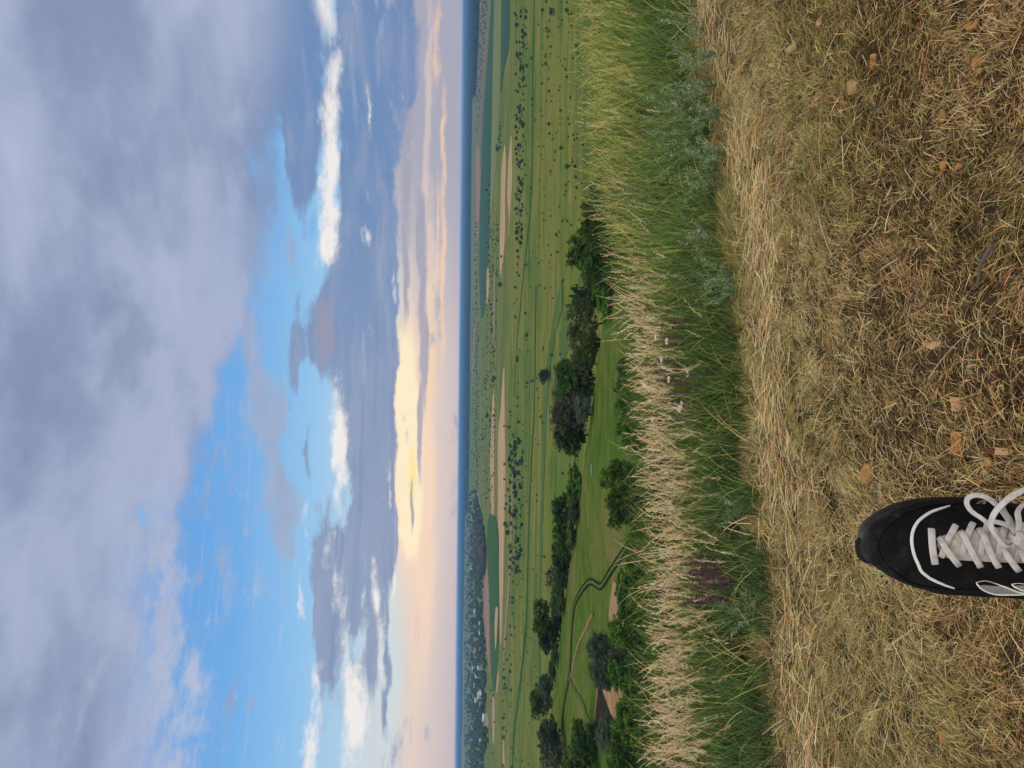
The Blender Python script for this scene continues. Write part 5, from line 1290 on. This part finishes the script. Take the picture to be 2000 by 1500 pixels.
# ------------------------------------------------------------------ sneaker on a stretched-out foot
def build_sneaker():
    K = 1830.0                                           # photo pixels to a metre at the shoe
    EL = R(14)                                           # the toes point up, the sole faces ahead
    Zl = Vector((0, -math.cos(EL), math.sin(EL))); Yl = Vector((0, math.sin(EL), math.cos(EL))); Xl = Vector((1, 0, 0))
    c0 = CAM + ray(1840, 1068) * (0.775 / ray(1840, 1068).dot(_F))
    # local origin: on the sole plane under the toe tip
    org = c0 + Yl * 0.071 - Zl * 0.055 - Xl * 0.005
    M = Matrix(((Xl.x, Yl.x, Zl.x, org.x), (Xl.y, Yl.y, Zl.y, org.y), (Xl.z, Yl.z, Zl.z, org.z), (0, 0, 0, 1)))
    root = empty('sneaker'); root.matrix_world = M
    tag(root, 'black sneaker with white laces and white piping, toe pointing up', 'sneaker')
    Mi = M.inverted()
    # materials
    m1, nt, out = new_mat('black_fabric')
    tc = nt.n.new('ShaderNodeTexCoord'); O = tc.outputs['Object']
    wv = nt.noise(O, 1500, 2, .5); dust = nt.noise(O, 38, 6, .65)
    cl = nt.mix(nt.math('MULTIPLY', nt.rng(dust, .46, .74), .6), (.0050, .0050, .0054), (.030, .029, .028))
    principled(nt, out, cl, .82, wv, .5, .0006, .10)
    m2, nt, out = new_mat('black_suede')
    O = nt.n.new('ShaderNodeTexCoord').outputs['Object']; wv = nt.noise(O, 900, 3, .6); dust = nt.noise(O, 55, 6, .65)
    cl = nt.mix(nt.math('MULTIPLY', nt.rng(dust, .46, .74), .6), (.0045, .0048, .0056), (.032, .032, .033))
    principled(nt, out, cl, .78, wv, .45, .0005, .14)
    m3, nt, out = new_mat('white_lace')
    O = nt.n.new('ShaderNodeTexCoord').outputs['Object']; wv = nt.noise(nt.mapping(O, scale=(1, .6, 1)), 1100, 2, .6); dust = nt.noise(O, 120, 5, .6)
    cl = nt.mix(nt.rng(dust, .40, .72), (.56, .545, .53), (.40, .375, .35))
    principled(nt, out, cl, .9, wv, .8, .0008, .15)
    m4 = flat_mat('white_piping', (.60, .60, .58), (.72, .72, .70), 300, .6)
    m5 = flat_mat('beige_tongue', (.36, .325, .28), (.50, .46, .41), 160, .95, bump=.5, bd=.0008)
    m6 = flat_mat('grey_mesh', (.16, .155, .15), (.26, .25, .245), 700, .8, bump=.5, bd=.0005)
    m7 = flat_mat('black_rubber', (.008, .008, .008), (.016, .016, .016), 80, .8, spec=.15)
    # outline of the upper, from photo spots: along (photo x), right side and left side (photo y)
    A = [1668, 1672, 1681, 1691, 1707, 1721, 1742, 1766, 1802, 1838, 1883, 1920, 1960, 2005, 2060, 2120, 2170, 2200]
    RT = [1073, 1049, 1035, 1026, 1014, 1006, 995, 987, 978.5, 975, 974, 976, 980, 986, 994, 1000, 1012, 1040]
    LF = [1084, 1098, 1107, 1114, 1125, 1134, 1144, 1152, 1161, 1165, 1163, 1160, 1160, 1161, 1158, 1152, 1140, 1108]
    def outline(s):                                      # s metres from the toe
        x = 1668 + s * K
        return (1068 - np.interp(x, A, RT)) / K, (1068 - np.interp(x, A, LF)) / K
    Ltot = (2200 - 1668) / K
    def top(s): return float(np.interp(s, [0, .006, .02, .045, .075, .105, .135, .165, .19, .22, .25, .285], [.022, .040, .052, .061, .069, .077, .088, .102, .115, .112, .108, .098]))
    NS, NT_ = 90, 56
    V = []; F = []
    for i in range(NS + 1):
        q = i / NS; s = Ltot * (0.5 - 0.5 * math.cos(math.pi * min(q * 1.0, 1))) if q < .5 else Ltot * (0.5 - 0.5 * math.cos(math.pi * q))
        r, l = outline(s); h = top(s); cx = (r + l) / 2; hw = max((r - l) / 2, .0015)
        fl = .012                                        # lowest edge of the upper, over the sole
        for j in range(NT_ + 1):
            th = math.pi * j / NT_; cs, sn = math.cos(th), math.sin(th)
            e1, e2 = .62, .80
            px = cx + hw * math.copysign(abs(cs) ** e1, cs); pz = fl + (h - fl) * abs(sn) ** e2
            V.append((px, -s, pz))
    n = NT_ + 1
    for i in range(NS):
        for j in range(NT_):
            F.append((i * n + j, i * n + j + 1, (i + 1) * n + j + 1, (i + 1) * n + j))
    me = py_mesh('upper', V, F, True)
    bm = bmesh.new(); bm.from_mesh(me); bmesh.ops.remove_doubles(bm, verts=bm.verts[:], dist=.0003)
    # ankle opening
    kill = [f for f in bm.faces if -.272 < f.calc_center_median().y < -.200 and abs(f.calc_center_median().x + .001) < .030 and f.calc_center_median().z > .07]
    bmesh.ops.delete(bm, geom=kill, context='FACES')
    bmesh.ops.recalc_face_normals(bm, faces=bm.faces[:]); bm.to_mesh(me)
    bv_bm = bm
    upper = obj('upper', me, m1, root)
    sol = upper.modifiers.new('thickness', 'SOLIDIFY'); sol.thickness = .0025; sol.offset = -1
    bv = BVHTree.FromPolygons([v for v in V], F)
    cam_l = Mi @ CAM
    def on(x, y, lift=0.0, want_n=False):
        """point of the upper seen at a photo spot, in the shoe's own frame"""
        d = (Mi.to_3x3() @ ray(x, y)).normalized()
        hit, nrm, _, _ = bv.ray_cast(cam_l, d)
        for k in range(1, 60):
            if hit is not None: break
            hit, nrm, _, _ = bv.ray_cast(cam_l, (Mi.to_3x3() @ ray(x + (1850 - x) * .006 * k, y + (1068 - y) * .006 * k)).normalized())
        if hit is None:
            hit, nrm, _, _ = bv.find_nearest(cam_l + d * 0.83)
        if nrm.dot(d) > 0: nrm = -nrm
        p = hit + nrm * lift
        return (p, nrm) if want_n else p
    def sweep(name, pts, nrms, w, t, closed=False, sides=10, taper=None):
        """flat rounded band following points; nrms give the flat side's facing"""
        V = []; F = []
        for i, p in enumerate(pts):
            a = pts[max(i - 1, 0)]; b = pts[min(i + 1, len(pts) - 1)]
            T = (b - a).normalized(); S = T.cross(nrms[i]).normalized(); N = S.cross(T).normalized()
            k = taper(i / (len(pts) - 1)) if taper else 1
            for q in range(sides):
                an = 2 * math.pi * q / sides; cs, sn = math.cos(an), math.sin(an)
                V.append(p + S * (w * .5 * k * math.copysign(abs(cs) ** .7, cs)) + N * (t * .5 * math.copysign(abs(sn) ** .55, sn)))
        m_ = len(pts)
        for i in range(m_ - 1):
            for q in range(sides):
                r_ = (q + 1) % sides
                F.append((i * sides + q, i * sides + r_, (i + 1) * sides + r_, (i + 1) * sides + q))
        F.append(tuple(range(sides))[::-1]); F.append(tuple((m_ - 1) * sides + q for q in range(sides)))
        return V, F
    def spline(pts, n):
        P = [Vector(p) for p in pts]; o = []
        m_ = len(P)
        for k in range(n):
            u = k / (n - 1) * (m_ - 1); i = min(int(u), m_ - 2); f = u - i
            p0, p1, p2, p3 = P[max(i - 1, 0)], P[i], P[i + 1], P[min(i + 2, m_ - 1)]
            o.append(.5 * ((2 * p1) + (p2 - p0) * f + (2 * p0 - 5 * p1 + 4 * p2 - p3) * f * f + (3 * p1 - p0 - 3 * p2 + p3) * f ** 3))
        return o
    def surf_band(pts2, w, t, lift, n=40, taper=None):
        q = spline([(a, b, 0) for a, b in pts2], n); P = []; N = []
        for c_ in q:
            p, nn = on(c_.x, c_.y, lift, True); P.append(p); N.append(nn)
        for _ in range(2): N = [(N[max(i - 1, 0)] + N[i] + N[min(i + 1, len(N) - 1)]).normalized() for i in range(len(N))]
        return sweep('', P, N, w, t, taper=taper)
    def join(name, parts, mat, smooth=True):
        V = []; F = []
        for v, f in parts:
            k = len(V); V += list(v); F += [tuple(i + k for i in ff) for ff in f]
        me_ = py_mesh(name, V, F, smooth)
        b_ = bmesh.new(); b_.from_mesh(me_); bmesh.ops.recalc_face_normals(b_, faces=b_.faces[:]); b_.to_mesh(me_); b_.free()
        return obj(name, me_, mat, root)
    def strip(name, outer, inner, n, m_, mat, lift, thick):
        """panel lying on the upper between two curves of photo spots"""
        o_ = spline([(a, b, 0) for a, b in outer], n); i_ = spline([(a, b, 0) for a, b in inner], n)
        V = []; F = []
        for k in range(n):
            for j in range(m_ + 1):
                q = o_[k].lerp(i_[k], j / m_)
                e = min(1, 4.0 * min(j / m_, 1 - j / m_) + .0)
                V.append(on(q.x, q.y, lift + thick * min(1, .25 + e)))
        for k in range(n - 1):
            for j in range(m_):
                a = k * (m_ + 1) + j; F.append((a, a + 1, a + m_ + 2, a + m_ + 1))
        return join(name, [(V, F)], mat)
    pipe = [(1856, 992), (1838, 997), (1822, 1002.5), (1811, 1008), (1798, 1017), (1789, 1027), (1783, 1040), (1781, 1055), (1783, 1072), (1787, 1086), (1793, 1100), (1799, 1113), (1809, 1121.5), (1820, 1128.5), (1842, 1138), (1864, 1145.5)]
    # toe and side mudguard of suede round a fabric toe box
    arc_out = [(1885, 978), (1838, 979), (1802, 982), (1766, 990.5), (1742, 998.5), (1721, 1009), (1700, 1024), (1684, 1042), (1676, 1056), (1673, 1075), (1677, 1091), (1690, 1107), (1708, 1121), (1724, 1130.5), (1742, 1140), (1766, 1148.5), (1802, 1157.5), (1838, 1161), (1885, 1160), (1930, 1155)]
    arc_in = [(1885, 985), (1850, 986), (1818, 989), (1793, 995), (1772, 1003), (1752, 1015), (1736, 1028), (1724, 1042), (1718, 1056), (1717, 1073), (1722, 1088), (1732, 1101), (1741, 1110), (1752, 1119), (1765, 1128), (1783, 1137), (1812, 1146), (1846, 1150), (1885, 1151), (1925, 1150)]
    strip('mudguard', arc_out, arc_in, 90, 10, m2, .0006, .0014)
    # eyelet panel
    ey_out = [(2040, 988), (1960, 987), (1900, 986), (1858, 991), (1824, 1001), (1802, 1013), (1788, 1030), (1783, 1055), (1788, 1084), (1801, 1113), (1822, 1127), (1866, 1143), (1905, 1146), (1960, 1148), (2040, 1148)]
    ey_in = [(2040, 1022), (1985, 1027), (1930, 1033), (1895, 1036), (1862, 1040), (1842, 1046), (1833, 1053), (1830, 1062), (1832, 1072), (1840, 1084), (1860, 1092), (1895, 1095), (1930, 1097), (1985, 1099), (2040, 1100)]
    strip('eyelet_panel', ey_out, ey_in, 90, 12, m1, .0005, .0026)
    # tongue: padded, a little domed
    V = []; F = []; nn_, mm = 40, 14
    for k in range(nn_):
        x = 1829 + (2060 - 1829) * k / (nn_ - 1)
        a = np.interp(x, [1829, 1842, 1862, 1930, 2060], [1060, 1044, 1037, 1030, 1018]); b = np.interp(x, [1829, 1840, 1860, 1930, 2060], [1064, 1086, 1095, 1100, 1104])
        for j in range(mm + 1):
            f = j / mm; V.append(on(x, a + (b - a) * f, .0006 + .0034 * math.sin(math.pi * f) * min(1, k / 6)))
    for k in range(nn_ - 1):
        for j in range(mm):
            a = k * (mm + 1) + j; F.append((a, a + 1, a + mm + 2, a + mm + 1))
    join('tongue', [(V, F)], m5)
    # white piping
    join('piping', [surf_band(pipe, .0034, .0022, .0026, 70, lambda q: min(1, .35 + 6 * min(q, 1 - q)))], m4)
    # stitched seams beside the piping, as thin raised cords of the same black fabric
    seam1 = [(x_ - 5, y_ + (1 if y_ > 1068 else -1) * 2.0 - (0)) for x_, y_ in pipe]
    # side inserts with pale edging
    ins = []
    for poly in ([(1905, 1135), (1926, 1132.5), (1955, 1141), (1984, 1152), (2004, 1157), (1975, 1158), (1943, 1157), (1918, 1148)], [(1975, 1138.5), (1992, 1137), (2014, 1142), (2040, 1152), (2050, 1156), (2020, 1155), (1996, 1150), (1982, 1144)]):
        P = [on(a, b, .0022) for a, b in [(q.x, q.y) for q in spline([(a, b, 0) for a, b in poly + [poly[0]]], 40)]]
        c_ = sum(P, Vector()) / len(P); cc_ = bv.find_nearest(c_); c_ = cc_[0] + (c_ - cc_[0]) + (cc_[1] if cc_[1].dot(cam_l - c_) > 0 else -cc_[1]) * .0012
        ins.append(([c_] + P, [(0, i + 1, i + 2) for i in range(len(P) - 1)]))
        P2 = P + [P[1]]
        join('side_piping', [sweep('', P, [on_n for on_n in [(Vector((-.75, 0, .65))).normalized()] * len(P)], .0020, .0016)], m4)
    join('side_patch', ins, m6)
    P = [on(a, b, .0012) for a, b in [(q.x, q.y) for q in spline([(1897, 994, 0), (1912, 981, 0), (1925, 978, 0), (1924, 986, 0), (1908, 997, 0), (1897, 994, 0)], 30)]]  # small plain grey patch on the inner side, without edging
    c_ = sum(P, Vector()) / len(P)
    join('side_patch', [([c_] + P, [(0, i + 1, i + 2) for i in range(len(P) - 1)])], m6)
    # laces: a straight first bar, then crossing bars
    LW, LT = .0063, .0014
    def bar(a, b, lift, bow=.003, w=LW, mid=None):
        n_ = 22; P = []; N = []
        for k in range(n_):
            f = k / (n_ - 1); x = a[0] + (b[0] - a[0]) * f; y = a[1] + (b[1] - a[1]) * f
            if mid: x += mid[0] * math.sin(math.pi * f); y += mid[1] * math.sin(math.pi * f)
            e = min(1, 7 * min(f, 1 - f))
            p, nn = on(x, y, (lift + bow * math.sin(math.pi * f)) * e + .0020 * (1 - e) * .4, True); P.append(p); N.append(nn)
        for _ in range(5): N = [(N[max(i - 1, 0)] + N[i] + N[min(i + 1, n_ - 1)]).normalized() for i in range(n_)]
        for _ in range(2): P = [P[0]] + [(P[i - 1] + 2 * P[i] + P[i + 1]) / 4 for i in range(1, n_ - 1)] + [P[-1]]
        return sweep('', P, N, w, LT)
    under = [bar((1870, 1022), (1837, 1090), .0042, .001, mid=(-4, 0)), bar((1903, 1018), (1877, 1086), .0042, .001, mid=(-4, 0)), bar((1932, 1018), (1913, 1090), .0042, .001, mid=(-3, 0)), bar((1968, 1020), (1948, 1092), .0042, .001, mid=(-3, 0)), bar((2002, 1022), (1985, 1096), .0042, .001)]
    over = [bar((1819, 1029), (1827, 1105), .0046, .003, .0070, mid=(-3, 0)), bar((1832, 1048), (1875, 1106), .0074, .0035, mid=(0, 2)), bar((1875, 1036), (1916, 1109), .0074, .0035, mid=(0, 2)), bar((1911, 1031), (1952, 1110), .0074, .0035, mid=(0, 2)), bar((1953, 1062), (1992, 1116), .0074, .0035, mid=(0, 2)), bar((1985, 1064), (2026, 1120), .0074, .0035)]
    for p_ in under + over: join('lace', [p_], m3)
    # bow
    def free(x, y, up): 
        d = (Mi.to_3x3() @ ray(x, y)).normalized(); zz = .088 + up * .9 + .00007 * (x - 1890)
        return cam_l + d * ((zz - cam_l.z) / d.z)
    loopA = [(1987, 1051, .016), (1968, 1062, .017), (1955, 1050, .017), (1938, 1030, .017), (1918, 1013, .016), (1899, 1000, .014), (1889, 986, .012), (1890, 974, .012), (1903, 967, .014), (1921, 969, .018), (1937, 978, .022), (1953, 993, .024), (1968, 1014, .023), (1978, 1032, .020), (1987, 1048, .016)]
    loopB = [(1988, 1052, .018), (1978, 1066, .019), (1964, 1067, .021), (1951, 1054, .023), (1939, 1038, .025), (1935, 1022, .027), (1942, 1003, .030), (1955, 987, .032), (1972, 973, .033), (1992, 961, .032), (2010, 955, .030), (2026, 962, .027), (2024, 985, .024), (2010, 1015, .021), (1994, 1044, .017)]
    def loop(ctrl, ref):
        P0 = [free(a, b, u) for a, b, u in ctrl]; P = spline(P0, 70)
        N = []
        c_ = sum(P, Vector()) / len(P)
        for i, p in enumerate(P):
            T = (P[min(i + 1, 69)] - P[max(i - 1, 0)]).normalized()
            side = (p - c_); side -= T * side.dot(T); side.normalize()
            up = Vector((0, .1, 1)); up -= T * up.dot(T); up.normalize()
            N.append((side * ref + up * (1 - ref)).normalized())
        for _ in range(6): N = [(N[max(i - 1, 0)] + N[i] + N[min(i + 1, 69)]).normalized() for i in range(70)]
        return sweep('', P, N, LW * .95, LT)
    kn = []
    kc = free(1988, 1050, .016)
    for r_, off in ((Vector((1, .25, .1)), 0), (Vector((.2, 1, .1)), .002)):
        r_.normalize(); up = Vector((0, 0, 1)); s_ = r_.cross(up).normalized(); P = []
        for k in range(20):
            an = 2 * math.pi * k / 19; P.append(kc + s_ * math.cos(an) * .0055 + up * (math.sin(an) * .0062 + off) + r_ * .0012 * math.sin(an * 2))
        N = [(p - kc).normalized() for p in P]; kn.append(sweep('', P, N, .0095, .004))
    tail1 = spline([free(1989, 1056, .014), on(2006, 1072, .016), on(2030, 1100, .014), on(2050, 1135, .010)], 26)
    tail2 = spline([free(1992, 1048, .014), on(2012, 1046, .020), on(2040, 1030, .018), on(2060, 1000, .010)], 26)
    tails = [sweep('', t_, [Vector((0, .15, 1)).normalized()] * 26, LW, LT) for t_ in (tail1, tail2)]
    extra = sweep('', spline([free(1988, 1052, .012), on(1970, 1038, .014), on(1950, 1030, .012), on(1938, 1026, .008)], 20), [Vector((0, 0, 1))] * 20, LW * .8, LT)
    extra2 = sweep('', spline([free(1988, 1050, .014), free(1975, 1020, .013), free(1962, 1000, .008), on(1952, 992, .012)], 20), [Vector((0, .3, 1)).normalized()] * 20, LW * .9, LT)
    extra3 = sweep('', spline([free(1988, 1050, .016), free(1990, 1020, .022), free(1988, 1000, .024), free(2000, 985, .024), free(2020, 985, .020)], 24), [Vector((-.5, 0, .8)).normalized()] * 24, LW * .9, LT)
    join('lace_bow', [loop(loopA, .5), loop(loopB, .6)] + kn + tails + [extra, extra2, extra3], m3)
    # rubber sole with a toe bumper
    V = []; F = []; NSS = 70; ring = []
    for i in range(NSS + 1):
        s = Ltot * (0.5 - 0.5 * math.cos(math.pi * i / NSS)); r, l = outline(s); ring.append((r - .0006, -s))
    for i in range(NSS, -1, -1):
        s = Ltot * (0.5 - 0.5 * math.cos(math.pi * i / NSS)); r, l = outline(s); ring.append((l + .0006, -s))
    levels = [(-.016, .94), (-.014, .985), (-.004, 1.0), (.010, 1.0), (.0165, .985), (.018, .96)]
    cy = -Ltot / 2; cxm = -.001; nr = len(ring)
    def lift_toe(y_): return .010 * max(0, (y_ + .055) / .055) ** 2
    for z_, k in levels:
        for a, b in ring: V.append((cxm + (a - cxm) * k, cy + (b - cy) * (1 - (1 - k) * .4), z_ + lift_toe(b)))
    for q in range(len(levels) - 1):
        for i in range(nr):
            j = (i + 1) % nr; F.append((q * nr + i, q * nr + j, (q + 1) * nr + j, (q + 1) * nr + i))
    F.append(tuple(range(nr))[::-1]); F.append(tuple((len(levels) - 1) * nr + i for i in range(nr)))
    join('sole', [(V, F)], m7)
    V = []; F = []
    bump = spline([(1684, 1052, 0), (1674, 1064, 0), (1670, 1078, 0), (1675, 1092, 0), (1686, 1104, 0)], 24)
    P = []; N = []
    for q in bump:
        p, nn = on(q.x, q.y, .0008, True); P.append(Vector((p.x, p.y + .0012, max(p.z - .012, .016)))); N.append(Vector((0, .8, .6)).normalized())
    join('toe_bumper', [sweep('', P, N, .011, .0022, taper=lambda q: min(1, .25 + 5 * min(q, 1 - q)))], m7)
    # the foot's sock in the opening
    V = []; F = []
    for i, (yy, zz, rx, ry) in enumerate([(-.232, .085, .030, .036), (-.235, .115, .032, .040), (-.238, .16, .034, .041), (-.24, .20, .037, .043)]):
        for k in range(24):
            an = 2 * math.pi * k / 24; V.append((-.001 + rx * math.cos(an), yy + ry * math.sin(an), zz))
    for i in range(3):
        for k in range(24): F.append((i * 24 + k, i * 24 + (k + 1) % 24, (i + 1) * 24 + (k + 1) % 24, (i + 1) * 24 + k))
    F.append(tuple(range(24))[::-1]); F.append(tuple(72 + k for k in range(24)))
    join('sock', [(V, F)], m6)
    bm.free()
build_sneaker()
